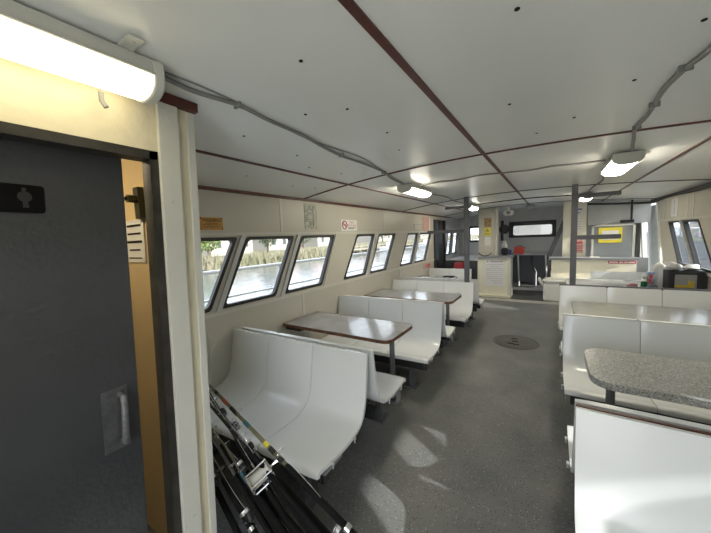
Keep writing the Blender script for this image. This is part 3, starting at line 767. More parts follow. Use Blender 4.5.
b = BM(); cy_, cz_ = 3.69, 1.885
torus(b, (XL + .007, cy_, cz_), (1, 0, 0), .058, .008, 28, 4)
vs = V((0, 1, -1)).normalized(); quadbar(b, (XL + .006, cy_, cz_), vs, vs.cross(V((1, 0, 0))) * -1, .115, .012, .004)
text_bm(b, 'NO', (XL + .0065, 3.88, 1.925), R_, U_, .036, width=.10); text_bm(b, 'SMOKING', (XL + .0065, 3.88, 1.88), R_, U_, .03, width=.24)
obj('red_print', b, 'red', s, smooth=False)
b = BM(); quadbar(b, (XL + .006, 3.69, 1.885), R_, U_, .07, .012); quadbar(b, (XL + .006, 3.88, 1.845), R_, U_, .2, .008); quadbar(b, (XL + .006, 3.86, 1.83), R_, U_, .14, .006); obj('small_print', b, 'ink', s, smooth=False)
s = wall_sign('framed_paper', 'small cream paper in a thin frame above the sixth left window', 6.40, 6.86, 1.80, 1.945, 'greyink')
b = BM(); box(b, (XL + .006, 6.42, 1.81), (XL + .008, 6.84, 1.935)); obj('paper', b, 'wall', s, smooth=False)
s = wall_sign('poster', 'faded pink and cream poster beside the dark door frame', 6.96, 7.52, 1.79, 2.13, 'pinkprint')
b = BM(); quadbar(b, (XL + .006, 7.43, 1.96), R_, U_, .09, .32); obj('cream_column', b, 'paper', s, smooth=False)
s = wall_sign('red_notice', 'small red notice low under the last left window', 6.95, 7.45, .86, .99, 'pinkprint')
b = BM(); text_bm(b, 'NO', (XL + .0065, 7.08, .925), R_, U_, .05, width=.1); quadbar(b, (XL + .006, 7.28, .94), R_, U_, .25, .03); quadbar(b, (XL + .006, 7.28, .895), R_, U_, .25, .02); obj('red_print', b, 'red', s, smooth=False)

# ------------------------------------------------------------------ left side door (dark)
b = BM(); box(b, (XL - .05, 8.02, .08), (XL + .03, 8.12, 2.08)); box(b, (XL - .05, 8.62, .08), (XL + .03, 8.72, 2.08)); box(b, (XL - .05, 7.74, .08), (XL + .03, 7.79, 2.08)); box(b, (XL - .04, 8.12, .08), (XL + .0, 8.62, 2.08)); box(b, (XL - .04, 7.79, .08), (XL, 8.02, 1.0))
d3 = struct('door_3', b, 'blackframe', smooth=False)
b = BM(); box(b, (XL - .025, 7.79, 1.0), (XL - .02, 8.02, 2.08)); obj('pane', b, 'glass', d3, smooth=False)
b = BM(); box(b, (XL + .001, 8.26, 1.82), (XL + .004, 8.44, 2.05)); obj('vent_panel', b, 'redwood', d3, smooth=False)

# ------------------------------------------------------------------ forward: front wall, windows
b = BM()
WZ0, WZ1 = 1.56, 1.86
box(b, (XL - .06, YF, 0), (XR + .06, YF + .08, 1.44)); box(b, (XL - .06, YF, 1.86), (XR + .06, YF + .08, 2.44))
box(b, (XL - .06, YF, 1.44), (-2.28, YF + .08, 1.86)); box(b, (-1.72, YF, 1.44), (-1.0, YF + .08, 1.86)); box(b, (.0, YF, 1.44), (XR + .06, YF + .08, 1.86)); box(b, (-1.0, YF, 1.44), (0, YF + .08, 1.56))
struct('wall_front', b, 'bulkgrey', smooth=False)
q = [(-1.0, 1.56), (0.0, 1.56), (0.0, 1.86), (-1.0, 1.86)]
b = BM(); ring(b, [(-1.12, 1.49), (.10, 1.49), (.10, 1.98), (-1.12, 1.98)] if False else roundq([(-1.12, 1.49), (.10, 1.49), (.10, 1.98), (-1.12, 1.98)], .02), roundq([(-1.0, 1.565), (0, 1.565), (0, 1.855), (-1.0, 1.855)], .05), 'y', YF - .05, YF + .02)
f = struct('window_20', b, 'black'); b = BM(); box(b, (-1.01, YF + .01, 1.555), (.01, YF + .016, 1.865)); obj('pane', b, 'glass', f, smooth=False)
b = BM(); ring(b, roundq([(-2.33, 1.39), (-1.67, 1.39), (-1.67, 1.91), (-2.33, 1.91)], .02), roundq([(-2.28, 1.45), (-1.72, 1.45), (-1.72, 1.85), (-2.28, 1.85)], .03), 'y', YF - .03, YF + .02)
f = struct('window_21', b, 'blackframe'); b = BM(); box(b, (-2.29, YF + .01, 1.44), (-1.71, YF + .016, 1.86)); obj('pane', b, 'glass', f, smooth=False)

# ------------------------------------------------------------------ left console, column and notices
t = thing('console', 'ivory console box with a large printed notice, at the left of the step', 'console', (-1.23, 8.35, .05))
b = BM(); box(b, (-1.60, 8.2, .05), (-.90, 8.55, 1.04)); obj('cabinet', b, 'ivory', t, smooth=False)
b = BM(); box(b, (-.90, 8.17, .05), (-.83, 8.60, 1.04)); obj('end_post', b, 'trimwhite', t, smooth=False)
b = BM(); box(b, (-1.66, 8.15, 1.04), (-.80, 8.62, 1.078)); obj('counter_top', b, 'midgrey', t, smooth=False)
b = BM(); box(b, (-1.62, 8.10, .052), (-.83, 8.2, .11)); obj('base_ledge', b, 'ivory', t, smooth=False)
b = BM(); box(b, (-1.42, 8.192, .33), (-.97, 8.2, 1.0)); s = tag(obj('printed_notice', b, 'greypaper', smooth=False), 'large white printed notice on the front of the ivory console', 'sign')
RX = (1, 0, 0)
b = BM(); quadbar(b, (-1.36, 8.192, .955), RX, U_, .05, .045); quadbar(b, (-1.15, 8.192, .955), RX, U_, .30, .04)
for k, (w_, o_) in enumerate(((.40, 0), (.22, .0), (.40, 0), (.40, 0), (.38, 0), (.40, 0), (.40, 0), (.38, 0), (.28, .05), (.2, .08))): quadbar(b, (-1.195 + o_, 8.192, .88 - .052 * k), RX, U_, w_, .009)
obj('print_lines', b, 'greyink', s, smooth=False)
b = BM(); box(b, (-1.66, 8.64, 0.05), (-1.18, 8.74, zc(-1.4) - .01)); struct('wall_column_left', b, 'wall', smooth=False)
b = BM(); tube(b, [(-1.23, 8.62, 1.08), (-1.23, 8.62, 2.29)], .022, 8); trim(b, 'trimwhite')
def front_sign(name, label, x0, x1, z0, z1, y, m):
    bm = BM(); box(bm, (x0, y - .006, z0), (x1, y + .002, z1)); return tag(obj(name, bm, m, smooth=False), label, 'sign')
front_sign('photo_poster', 'small brown photo poster at the top of the left white column', -1.52, -1.34, 1.83, 2.07, 8.64, 'brownphoto')
s = front_sign('hazard_sign', 'small yellow sign just below the brown poster', -1.51, -1.36, 1.60, 1.815, 8.64, 'yellow')
b = BM(); prism(b, [(-1.435, 1.79), (-1.385, 1.71), (-1.485, 1.71)], 'y', 8.631, 8.634); quadbar(b, (-1.435, 8.634, 1.665), RX, U_, .11, .02); quadbar(b, (-1.435, 8.634, 1.63), RX, U_, .09, .014); obj('symbol', b, mat('olive_print', (.25, .22, .02), .5), s, smooth=False)
s = front_sign('white_paper', 'plain white paper under the yellow sign on the column', -1.51, -1.36, 1.34, 1.57, 8.64, 'paper')
b = BM()
tube(b, [(-1.60, 8.3, 1.17), (-1.50, 8.3, 1.09), (-1.40, 8.3, 1.085)], .014, 6); tube(b, [(-1.28, 8.3, 1.17), (-1.36, 8.3, 1.10), (-1.48, 8.3, 1.085)], .014, 6)
tag(obj('dark_straps', b, 'blackframe'), 'pair of dark crossed straps on top of the ivory console', 'strap')
t = thing('wall_fan', 'black round fan at the left of the front window', 'fan', (-1.02, 9.3, 1.6))
b = BM(); tube(b, [(-1.13, 9.25, 1.76), (-1.09, 9.18, 1.755)], .12, 20); obj('fan_cage', b, 'black', t)
b = BM(); torus(b, (-1.08, 9.165, 1.755), (.5, -.85, 0), .115, .008, 22, 5); torus(b, (-1.08, 9.165, 1.755), (.5, -.85, 0), .06, .006, 20, 5); obj('guard_ring', b, 'blackframe', t)
b = BM(); box(b, (-1.20, 9.27, 1.44), (-1.13, 9.34, 2.0)); tube(b, [(-1.16, 9.28, 1.75), (-1.12, 9.24, 1.76)], .03, 8); obj('mount', b, 'black', t)
t = thing('speaker', 'white round speaker under the ceiling near the front window', 'speaker', (-1.0, 9.0, 2.15))
b = BM(); rbox(b, (-1.10, 8.98, 2.12), (-.86, 9.1, 2.26), .03); obj('speaker_body', b, 'plastic', t)
b = BM(); tube(b, [(-.98, 8.98, 2.19), (-.98, 8.97, 2.19)], .05, 18); obj('speaker_grille', b, 'midgrey', t)
b = BM(); box(b, (-1.0, 9.02, 2.26), (-.96, 9.06, 2.338)); obj('ceiling_mount', b, 'plastic', t)
b = BM(); rbox(b, (-.56, 8.9, 2.27), (-.38, 9.1, 2.352), .012); tag(obj('junction_box', b, 'midgrey'), 'grey junction box where the centre batten ends', 'junction box')

# ------------------------------------------------------------------ helm desk
t = thing('helm_desk', 'grey helm desk below the front window', 'desk', (-.6, 9.95, .13))
b = BM(); box(b, (-1.15, 9.6, 1.005), (-.02, 10.44, 1.035)); obj('desk_top', b, 'midgrey', t, smooth=False)
for x in (-.80, -.13):
    b = BM(); tube(b, [(x, 9.66, 1.005), (x + .03, 9.66, .13)], .022, 10); obj('leg', b, 'silver', t)
b = BM(); box(b, (-1.15, 10.36, 1.035), (-.02, 10.44, 1.12)); obj('backsplash', b, 'bulkgrey', t, smooth=False)
b = BM(); box(b, (-1.15, 10.38, .13), (-.02, 10.44, 1.0)); obj('back_panel', b, 'darkgrey', t, smooth=False)
t = thing('steering_lever', 'dark bent lever and grey rod under the helm desk', 'lever', (-.42, 9.9, .13))
b = BM(); tube(b, catm([(-.47, 9.9, 1.0), (-.47, 9.88, .8), (-.42, 9.85, .62), (-.36, 9.85, .5)]), .03, 8); obj('lever_arm', b, 'black', t)
b = BM(); tube(b, [(-.37, 9.86, .52), (-.37, 9.86, .13)], .03, 10); obj('lever_foot', b, 'midgrey', t)
b = BM(); rbox(b, (-.06, 9.85, .55), (.02, 10.2, .95), .01); tag(obj('control_box', b, 'black'), 'black control box hanging under the right end of the helm desk', 'box')
t = thing('toolbox', 'red plastic toolbox on the helm desk', 'toolbox', (-.82, 9.9, 1.035))
b = BM(); rbox(b, (-.92, 9.8, 1.036), (-.66, 10.0, 1.19), .015); obj('body', b, 'redplastic', t)
b = BM(); rbox(b, (-.93, 9.79, 1.19), (-.65, 10.01, 1.235), .012); obj('lid', b, 'redplastic', t)
b = BM(); tube(b, [(-.85, 9.9, 1.235), (-.85, 9.9, 1.26), (-.73, 9.9, 1.26), (-.73, 9.9, 1.235)], .01, 6); obj('handle', b, 'ink', t)
b = BM(); lathe(b, [(.05, 0), (.05, .12), (.03, .13), (0, .13)], (-1.03, 9.8, 1.0355)); tag(obj('canister', b, 'blue'), 'small dark blue canister beside the red toolbox', 'canister')
t = thing('jug', 'black jug with a white cap at the left end of the helm desk', 'jug', (-1.0, 9.2, .13))
b = BM(); rbox(b, (-1.17, 9.1, 1.05), (-1.0, 9.3, 1.25), .03); obj('body', b, 'black', t)
b = BM(); lathe(b, [(.07, 0), (.07, .08), (.04, .14), (.04, .19), (0, .19)], (-1.09, 9.2, 1.25)); obj('cap', b, 'plastic', t)
b = BM(); box(b, (-1.18, 9.05, .05), (-.95, 9.35, 1.05)); tag(obj('equipment_cabinet', b, 'darkgrey', smooth=False, bevel=.01), 'dark grey cabinet below the black jug', 'cabinet')
# leaning board
b = BM(); p0, p1 = V((.27, 9.35, 1.92)), V((-.06, 9.35, 1.0)); d = (p1 - p0).normalized(); n = V((0, 1, 0)); s_ = d.cross(n) * .05
vs = [b.verts.new(p + a * s_ + n * e) for e in (-.02, .02) for p, a in ((p0, -1), (p1, -1), (p1, 1), (p0, 1))]
a_, b_, c_, d_, e_, f_, g_, h_ = vs
for qd in ((d_, c_, b_, a_), (e_, f_, g_, h_), (a_, b_, f_, e_), (b_, c_, g_, f_), (c_, d_, h_, g_), (d_, a_, e_, h_)): b.faces.new(qd)
tag(obj('brace_board', b, 'postgrey', smooth=False), 'grey diagonal brace board right of the front window', 'brace')
b = BM(); box(b, (-.08, 9.25, .05), (-.02, 9.4, 1.02)); tag(obj('brace_post', b, 'postgrey', smooth=False), 'grey upright post carrying the diagonal brace board', 'post')

# ------------------------------------------------------------------ right console, column, partition
t = thing('console', 'long ivory console with a grey top, at the right behind the cooler', 'console', (.8, 8.6, .05))
b = BM(); box(b, (-.0, 8.45, .05), (1.50, 8.75, .985)); obj('cabinet', b, 'ivory', t, smooth=False)
b = BM(); box(b, (-.05, 8.40, .985), (1.52, 8.80, 1.03)); obj('counter_top', b, 'midgrey', t, smooth=False)
s = front_sign('red_strip_sign', 'long red and white strip sign on the right ivory console', 1.035, 1.49, .905, .965, 8.45, 'red')
b = BM()
for k, (x, w_) in enumerate(((1.125, .14), (1.25, .07), (1.33, .06), (1.42, .10))): quadbar(b, (x, 8.444, .935), RX, U_, w_, .032)
obj('white_print', b, mat('pink_white_print', (.75, .6, .58), .5), s, smooth=False)
b = BM(); box(b, (.22, 8.84, .05), (.67, 8.94, zc(.45) - .01)); struct('wall_column_right', b, 'ivory', smooth=False)
s = front_sign('white_notice', 'white notice with a blue heading high on the right column', .42, .60, 1.95, 2.2, 8.84, 'paper')
b = BM(); quadbar(b, (.51, 8.834, 2.14), RX, U_, .14, .035); quadbar(b, (.52, 8.834, 2.06), RX, U_, .05, .02); obj('blue_heading', b, 'blue', s, smooth=False)
s = front_sign('white_form', 'white lined form in the middle of the right column', .42, .60, 1.63, 1.90, 8.84, 'paper')
b = BM()
for k in range(4): quadbar(b, (.51, 8.834, 1.85 - .055 * k), RX, U_, .13, .01)
obj('print_lines', b, 'greyink', s, smooth=False)
s = front_sign('red_warning_notice', 'pale pink notice with red print low on the right column', .42, .62, 1.12, 1.44, 8.84, 'pinkprint')
b = BM(); quadbar(b, (.52, 8.834, 1.36), RX, U_, .16, .045)
for k in range(3): quadbar(b, (.52, 8.834, 1.28 - .05 * k), RX, U_, .16, .02)
obj('red_print', b, 'red', s, smooth=False)
front_sign('narrow_label', 'narrow white label left of the right grey post on the column', .25, .30, 1.55, 1.90, 8.84, 'paper')
# window partition over the right console
b = BM(); box(b, (.76, 8.70, 1.03), (.80, 8.74, 1.75)); box(b, (.76, 8.70, 1.72), (1.50, 8.74, 1.75)); box(b, (1.46, 8.70, 1.03), (1.50, 8.74, 1.75))
f = struct('window_22', b, 'trimwhite', smooth=False)
b = BM(); box(b, (.80, 8.715, 1.03), (1.46, 8.722, 1.72)); obj('pane', b, reflection_glass(), f, smooth=False)
b = BM(); box(b, (.70, 8.96, .05), (XR, 9.02, 1.0)); box(b, (.70, 8.96, 1.76), (XR, 9.02, zc(1.2) - .02)); struct('wall_partition', b, 'bulkgrey', smooth=False)
s = front_sign('yellow_bordered_sign', 'yellow-bordered white sign on the glass behind the right post arm', .885, 1.285, 1.35, 1.685, 8.70, 'yellow')
b = BM(); quadbar(b, (1.085, 8.694, 1.5175), RX, U_, .29, .20); p_ = obj('white_panel', b, 'paper', s, smooth=False)
b = BM(); quadbar(b, (1.10, 8.692, 1.48), RX, U_, .23, .06); obj('red_block', b, 'red', s, smooth=False)
b = BM(); box(b, (1.28, 8.86, 1.78), (1.50, 8.965, 1.84)); tube(b, [(1.46, 8.9, 1.84), (1.46, 8.9, 2.272)], .02, 6); tag(obj('dark_bracket', b, 'blackframe', smooth=False), 'dark bracket at the top right corner of the glass partition', 'bracket')
b = BM(); rbox(b, (.72, 8.5, 1.031), (.90, 8.6, 1.045), .006); tag(obj('white_rag', b, 'plastic'), 'small white rag on the grey console top left of the yellow sign', 'rag')

# ------------------------------------------------------------------ forward-left helm counter
t = thing('dash_counter', 'dark grey side counter beneath the forward left windows', 'counter', (-2.2, 9.3, .13))
b = BM(); box(b, (XL + .012, 8.75, .13), (-1.72, 10.44, .92)); obj('cabinet', b, 'darkgrey', t, smooth=False)
b = BM(); box(b, (XL + .012, 8.73, .92), (-1.70, 10.44, .955)); obj('counter_top', b, 'bulkgrey', t, smooth=False)
b = BM(); rbox(b, (-2.28, 8.45, .72), (-2.02, 8.72, .88), .02); tag(obj('red_case', b, 'red'), 'dark red case by the dark side counter on the far left', 'case')
b = BM(); box(b, (-2.32, 8.42, .05), (-1.98, 8.72, .72)); tag(obj('low_locker', b, 'darkgrey', smooth=False), 'low dark locker under the red case on the far left', 'locker')

# ------------------------------------------------------------------ cooler
t = thing('cooler', 'white chest cooler with a raised handle on the step at the right', 'cooler', (.3, 8.22, .05))
b = BM(); rbox(b, (-.15, 8.06, .052), (.72, 8.38, .47), .03, 3); obj('body', b, 'plastic', t)
b = BM(); rbox(b, (-.165, 8.045, .475), (.735, 8.395, .575), .04, 3); obj('lid', b, 'plastic', t)
b = BM(); tube(b, [(-.15, 8.1, .42), (-.21, 8.1, .50), (-.235, 8.1, .555)], .024, 8); tube(b, [(-.235, 8.1, .555), (-.235, 8.34, .555)], .02, 8); tube(b, [(-.235, 8.34, .555), (-.15, 8.34, .42)], .022, 8); obj('handle', b, 'plastic', t)
b = BM(); tube(b, [(.02, 8.15, .574), (.02, 8.15, .579)], .025, 14); obj('drain_plug', b, 'midgrey', t)

# ------------------------------------------------------------------ things on the oven table
zt = .7405
t = thing('toaster_oven', 'black toaster oven with a glass door under white plastic bags', 'oven', (1.555, 6.07, zt))
b = BM(); rbox(b, (1.395, 5.95, zt + .02), (1.755, 6.2, zt + .30), .008); obj('body', b, 'black', t)
b = BM(); ring(b, [(1.40, zt + .03), (1.75, zt + .03), (1.75, zt + .285), (1.40, zt + .285)], [(1.455, zt + .06), (1.675, zt + .06), (1.675, zt + .25), (1.455, zt + .25)], 'y', 5.935, 5.95); obj('door_frame', b, 'black', t, smooth=False)
b = BM(); box(b, (1.455, 5.944, zt + .06), (1.675, 5.949, zt + .25)); dp = obj('door_glass', b, mat('oven_glass', (.30, .30, .29), .08), t, smooth=False)
b = BM(); box(b, (1.46, 5.940, zt + .065), (1.65, 5.944, zt + .10)); box(b, (1.59, 5.940, zt + .10), (1.65, 5.944, zt + .16)); o = obj('tray_strips', b, mat('yellow_tray', (.55, .40, .05), .4), dp, smooth=False); o.name = 'baking_tray'  # plain yellow strips over the oven door glass
b = BM(); tube(b, [(1.44, 5.92, zt + .27), (1.66, 5.92, zt + .27)], .008, 8); obj('handle', b, 'black', t)
for x in (1.41, 1.70):
    for y in (5.98, 6.17):
        b = BM(); tube(b, [(x, y, zt), (x, y, zt + .018)], .014, 8); obj('foot', b, 'black', t)
def blob(bm, c, r, seed, amp=.25, n=3):
    rnd = random.Random(seed); t_ = BM(); bmesh.ops.create_icosphere(t_, subdivisions=n, radius=1)
    ph = [(V((rnd.uniform(-1, 1), rnd.uniform(-1, 1), rnd.uniform(-1, 1))).normalized(), rnd.uniform(2, 6), rnd.uniform(0, 6)) for _ in range(8)]
    for v in t_.verts:
        k = 1 + amp * sum(math.sin(v.co.dot(d_) * f_ + p_) for d_, f_, p_ in ph) / 4
        v.co = V((c[0] + v.co.x * r[0] * k, c[1] + v.co.y * r[1] * k, c[2] + max(v.co.z, -.75) * r[2] * k))
    me = bpy.data.meshes.new('t'); t_.to_mesh(me); t_.free(); bm.from_mesh(me); bpy.data.meshes.remove(me)
b = BM(); blob(b, (1.40, 6.40, zt + .16), (.085, .12, .20), 3); tag(obj('plastic_bag', b, 'bag', angle=180), 'full white plastic bag standing left of the toaster oven', 'bag')
b = BM(); blob(b, (1.475, 6.08, zt + .35), (.08, .10, .055), 5, .3); tag(obj('plastic_bag', b, 'bag', angle=180), 'crumpled white bag on the left of the oven top', 'bag')
b = BM(); blob(b, (1.655, 6.08, zt + .335), (.075, .10, .040), 9, .35); tag(obj('plastic_bag', b, 'bag', angle=180), 'flat white bag on the right of the oven top', 'bag')
t = thing('bottle', 'green dish soap bottle with a white cap beside the snack box', 'bottle', (1.19, 6.6, zt))
bx, by = 1.19, 6.2
t.location = (bx, by, zt)
b = BM(); lathe(b, [(.030, 0), (.034, .01), (.034, .10), (.028, .13), (.016, .15), (.016, .16)], (bx, by, zt)); obj('body', b, 'greenglass', t)
b = BM(); lathe(b, [(.018, .16), (.024, .17), (.024, .20), (.012, .215), (0, .215)], (bx, by, zt)); obj('cap', b, 'plastic', t)
b = BM(); lathe(b, [(.0355, .105), (.030, .128), (.02, .148)], (bx, by, zt)); obj('label_band', b, 'plastic', t)
t = thing('snack_box', 'tall blue box with red and orange print behind the green bottle', 'box', (1.28, 6.3, zt))
b = BM(); box(b, (1.24, 6.28, zt), (1.325, 6.35, zt + .235)); obj('carton', b, mat('blue_carton', (.12, .20, .36), .4, noise=.5, nscale=25, col2=(.45, .5, .55)), t, smooth=False)
b = BM(); quadbar(b, (1.285, 6.28, zt + .17), RX, U_, .04, .05); quadbar(b, (1.275, 6.28, zt + .11), RX, U_, .035, .045); quadbar(b, (1.295, 6.28, zt + .06), RX, U_, .04, .02); obj('red_print', b, 'redplastic', t, smooth=False)
b = BM(); lathe(b, [(.02, 0), (.05, .004), (.062, .03), (.064, .055), (.058, .055), (.05, .012), (0, .008)], (1.06, 6.2, zt)); tag(obj('bowl', b, mat('dusty_pink_plastic', (.42, .20, .22), .45)), 'small dusty pink bowl left of the green bottle', 'bowl')
b = BM(); tube(b, catm([(1.29, 6.05, zt + .07), (1.31, 6.04, zt + .04), (1.33, 6.03, zt + .01), (1.38, 6.03, zt + .008)]), .007, 6); tag(obj('power_cord', b, 'black'), 'black power cord end at the left of the oven', 'cord')

# ------------------------------------------------------------------ right side door, posters
b = BM()
for ya, wd in ((7.72, .10), (9.05, .10)): prism(b, [(ya, .08), (ya + wd, .08), (ya + wd + .72, 2.16), (ya + .72, 2.16)], 'x', XR - .02, XR + .05)
d4 = struct('door_4', b, mat('bright_white_frame', (.85, .85, .83), .3), smooth=False)
b = BM(); prism(b, [(8.12, .1), (9.0, .1), (9.70, 2.14), (8.82, 2.14)], 'x', XR + .062, XR + .10); struct('door_5', b, 'palegreen', smooth=False)
b = BM(); box(b, (XR - .006, 7.3, 1.83), (XR + .002, 7.62, 2.14)); s = tag(obj('paper_notice', b, 'greypaper', smooth=False), 'pale paper notice above the windows on the right wall', 'sign')
b = BM(); rr = (0, -1, 0)
for k in range(6): quadbar(b, (XR - .006, 7.46, 2.09 - .04 * k), rr, U_, .06, .014)
obj('print_lines', b, 'greyink', s, smooth=False)

# ------------------------------------------------------------------ outside
def outrail(name, label, x, grp):
    t = thing(name, label, 'railing', (x, 4, -.05), grp)
    for z, r in ((1.355, .022), (1.03, .014), (.7, .012)):
        bm = BM(); tube(bm, [(x, -3, z), (x, 12, z)], r, 8); obj('rail', bm, 'alu', t)
    for y in (-2.2, .4, 3.0, 5.6, 8.2, 10.8):
        bm = BM(); tube(bm, [(x, y, -.06), (x, y, 1.35)], .018, 8); obj('stanchion', bm, 'alu', t)
outrail('deck_railing', 'white metal deck railing outside the left windows', -3.3, 'deck railings')
outrail('deck_railing', 'white metal deck railing outside the right windows', 4.2, 'deck railings')
b = BM(); box(b, (-3.4, -3, -.14), (XL - .06, 12, -.06)); box(b, (XR + .08, -3, -.14), (4.3, 12, -.06)); struct('floor_side_deck', b, 'floor', smooth=False)
b = BM(); box(b, (-3.4, -8, -.2), (4.3, -3.02, -.06)); box(b, (XL - .06, -3, -.14), (XR + .08, YB - .06, -.06)); struct('floor_aft_deck', b, 'trimwhite', smooth=False)  # unseen aft deck, white to bounce daylight up onto the cabin ceiling
b = BM(); box(b, (XR + .09, -1.5, 2.30), (4.02, 4.6, 2.36)); struct('ceiling_sun_blocker', b, 'trimwhite', smooth=False)  # unseen canopy, added to cut off sun through the upper right windows
wm, nt, p = newmat('river_water')
p.inputs['Base Color'].default_value = (.16, .17, .18, 1); p.inputs['Roughness'].default_value = .08
tc = nt.nodes.new('ShaderNodeTexCoord'); mp = nt.nodes.new('ShaderNodeMapping'); mp.inputs['Scale'].default_value = (1, .35, 1)
n1 = nt.nodes.new('ShaderNodeTexNoise'); n1.inputs['Scale'].default_value = 2.5; n1.inputs['Detail'].default_value = 5
bp = nt.nodes.new('ShaderNodeBump'); bp.inputs['Strength'].default_value = .25; bp.inputs['Distance'].default_value = .1
nt.links.new(tc.outputs['Object'], mp.inputs[0]); nt.links.new(mp.outputs[0], n1.inputs['Vector']); nt.links.new(n1.outputs['Fac'], bp.inputs['Height']); nt.links.new(bp.outputs['Normal'], p.inputs['Normal'])
b = BM(); v = [b.verts.new(q) for q in ((-400, -400, -1.1), (400, -400, -1.1), (400, 600, -1.1), (-400, 600, -1.1))]; b.faces.new(v); w_ = obj('river_water', b, wm, smooth=False); w_['kind'] = 'structure'
# far bank with marsh grass
M['marsh'] = mat('marsh_grass', (.22, .19, .13), .9, noise=.4, nscale=.6, col2=(.15, .15, .08))
M['leaf'] = mat('tree_leaves', (.20, .25, .07), .8, noise=.5, nscale=1.2, col2=(.13, .19, .06))
M['leafdark'] = mat('dark_tree_leaves', (.10, .14, .07), .8, noise=.5, nscale=1.2)
M['bark'] = mat('tree_bark', (.12, .09, .06), .9)
M['siding'] = mat('pale_house_siding', (.36, .33, .29), .7); M['roofred'] = mat('red_brown_roof', (.36, .12, .08), .7); M['roofgrey'] = mat('grey_roof', (.30, .29, .28), .7)
M['dockwood'] = mat('dock_wood', (.36, .31, .24), .8, noise=.3, nscale=3)
b = BM(); prism(b, [(-29, -1.5), (-33, -.55), (-60, .1), (-200, .6), (-200, -1.5)], 'y', -160, 420); o = obj('river_bank', b, 'marsh', smooth=False); o['kind'] = 'structure'
b = BM(); rnd = random.Random(4)
for k in range(2600):
    y = rnd.uniform(-20, 130); x = -29.4 - abs(rnd.gauss(0, 2.2)); h = rnd.uniform(.6, 1.5); z = -1.2 + min(.7, (-29.4 - x) * .22)
    w = rnd.uniform(.1, .25); dx = rnd.uniform(-.3, .3); dy = rnd.uniform(-.3, .3)
    a_ = b.verts.new((x, y - w, z)); b_ = b.verts.new((x + .05, y + w, z)); c_ = b.verts.new((x + dx, y + dy, z + h)); d_ = b.verts.new((x - .15, y, z)); b.faces.new((a_, b_, c_)); b.faces.new((b_, d_, c_)); b.faces.new((d_, a_, c_))
tag(obj('marsh_reeds', b, 'marsh', smooth=False), 'brown marsh reeds along the far river bank', 'reeds', kind='stuff')
def tree(label, x, y, h, r, lm, seed):
    t = thing('tree', label, 'tree', (x, y, -.4), 'trees on the river bank')
    bm = BM(); tube(bm, [(x, y, -.6), (x + .1, y, h * .5)], [.22, .14], 8); obj('trunk', bm, 'bark', t)
    rn = random.Random(seed); bm = BM()
    for k in range(900):
        d_ = V((rn.gauss(0, 1), rn.gauss(0, 1), rn.gauss(0, 1))).normalized() * (rn.random() ** .4)
        c = V((x, y, h * .58)) + V((d_.x * r, d_.y * r, d_.z * h * .45)); s_ = rn.uniform(.12, .3)
        u1 = V((rn.gauss(0, 1), rn.gauss(0, 1), rn.gauss(0, 1))).normalized(); u2 = u1.cross(V((rn.gauss(0, 1), rn.gauss(0, 1), rn.gauss(0, 1)))).normalized()
        bm.faces.new([bm.verts.new(c + u1 * s_ * i + u2 * s_ * j) for i, j in ((-1, 0), (0, -.6), (1, 0), (0, .6))])
    obj('crown', bm, lm, t, smooth=False)
tl = [('bushy yellow-green tree seen through the nearest left window', -36, 15, 4.2, 3, 'leaf'), ('second yellow-green tree seen at the edge of the nearest left window', -36, 19.6, 3.6, 1.8, 'leaf'), ('leafy tree left of the pale house across the water', -41, 24.2, 5, 2.0, 'leaf'),
      ('dark tree between the two houses across the water', -45, 38.4, 5.5, 1.9, 'leafdark'), ('dark tree behind the long dock', -52, 55.5, 6, 2.6, 'leafdark'), ('far dark tree seen through the fourth left window', -55, 78, 7, 4, 'leafdark'), ('far dark tree seen through the fifth left window', -49, 92, 7, 4, 'leafdark'), ('far dark tree seen through the last left windows', -50, 130, 8, 5, 'leafdark')]
for k, a in enumerate(tl): tree(a[0], a[1], a[2], a[3], a[4], a[5], 20 + k)
def house(label, x, y, wx, wy, h, roofm, wallm='siding', z0=0.):
    t = thing('house', label, 'house', (x, y, z0), 'houses across the river')
    bm = BM(); box(bm, (x - wx, y - wy, z0 - .6), (x + wx, y + wy, z0 + h)); obj('wall', bm, wallm, t, smooth=False)
    bm = BM(); prism(bm, [(x - wx - .4, z0 + h), (x + wx + .4, z0 + h), (x, z0 + h + wx * .7)], 'y', y - wy - .4, y + wy + .4); obj('roof', bm, roofm, t, smooth=False)
    for k in range(3):
        yy = y - wy * .65 + wy * .65 * k
        bm = BM(); box(bm, (x + wx, yy - .45, z0 + .8), (x + wx + .05, yy + .45, z0 + 2.0)); obj('window', bm, 'darkgrey', t, smooth=False)
house('pale house with a grey roof seen through the second left window', -48, 31, 3, 4, 2.7, 'roofgrey', z0=.2)
house('house with a red-brown roof seen through the second left window', -52, 46.5, 3, 4.5, 2.4, 'roofred', z0=.2)
house('house with a red-brown roof seen through the third left window', -54, 66, 3, 6, 3, 'roofred', z0=.2)
house('long house with a red roof seen through the fourth left window', -60, 105, 4, 9, 4, 'roofred', z0=.2)
house('pale far house seen through the last left windows', -60, 150, 4, 9, 5, 'roofgrey', z0=.2)
t = thing('dock', 'long wooden dock along the far river bank', 'dock', (-27, 60, -1.1))
b = BM(); box(b, (-29, 40, -.35), (-27.4, 140, -.2)); obj('deck', b, 'dockwood', t, smooth=False)
for k in range(34):
    y = 40.5 + 3 * k; b = BM(); tube(b, [(-27.5, y, -1.5), (-27.5, y, .5)], .13, 6); obj('piling', b, 'dockwood', t)
b = BM(); box(b, (-27.55, 40, .2), (-27.45, 140, .3)); obj('handrail', b, 'dockwood', t, smooth=False)
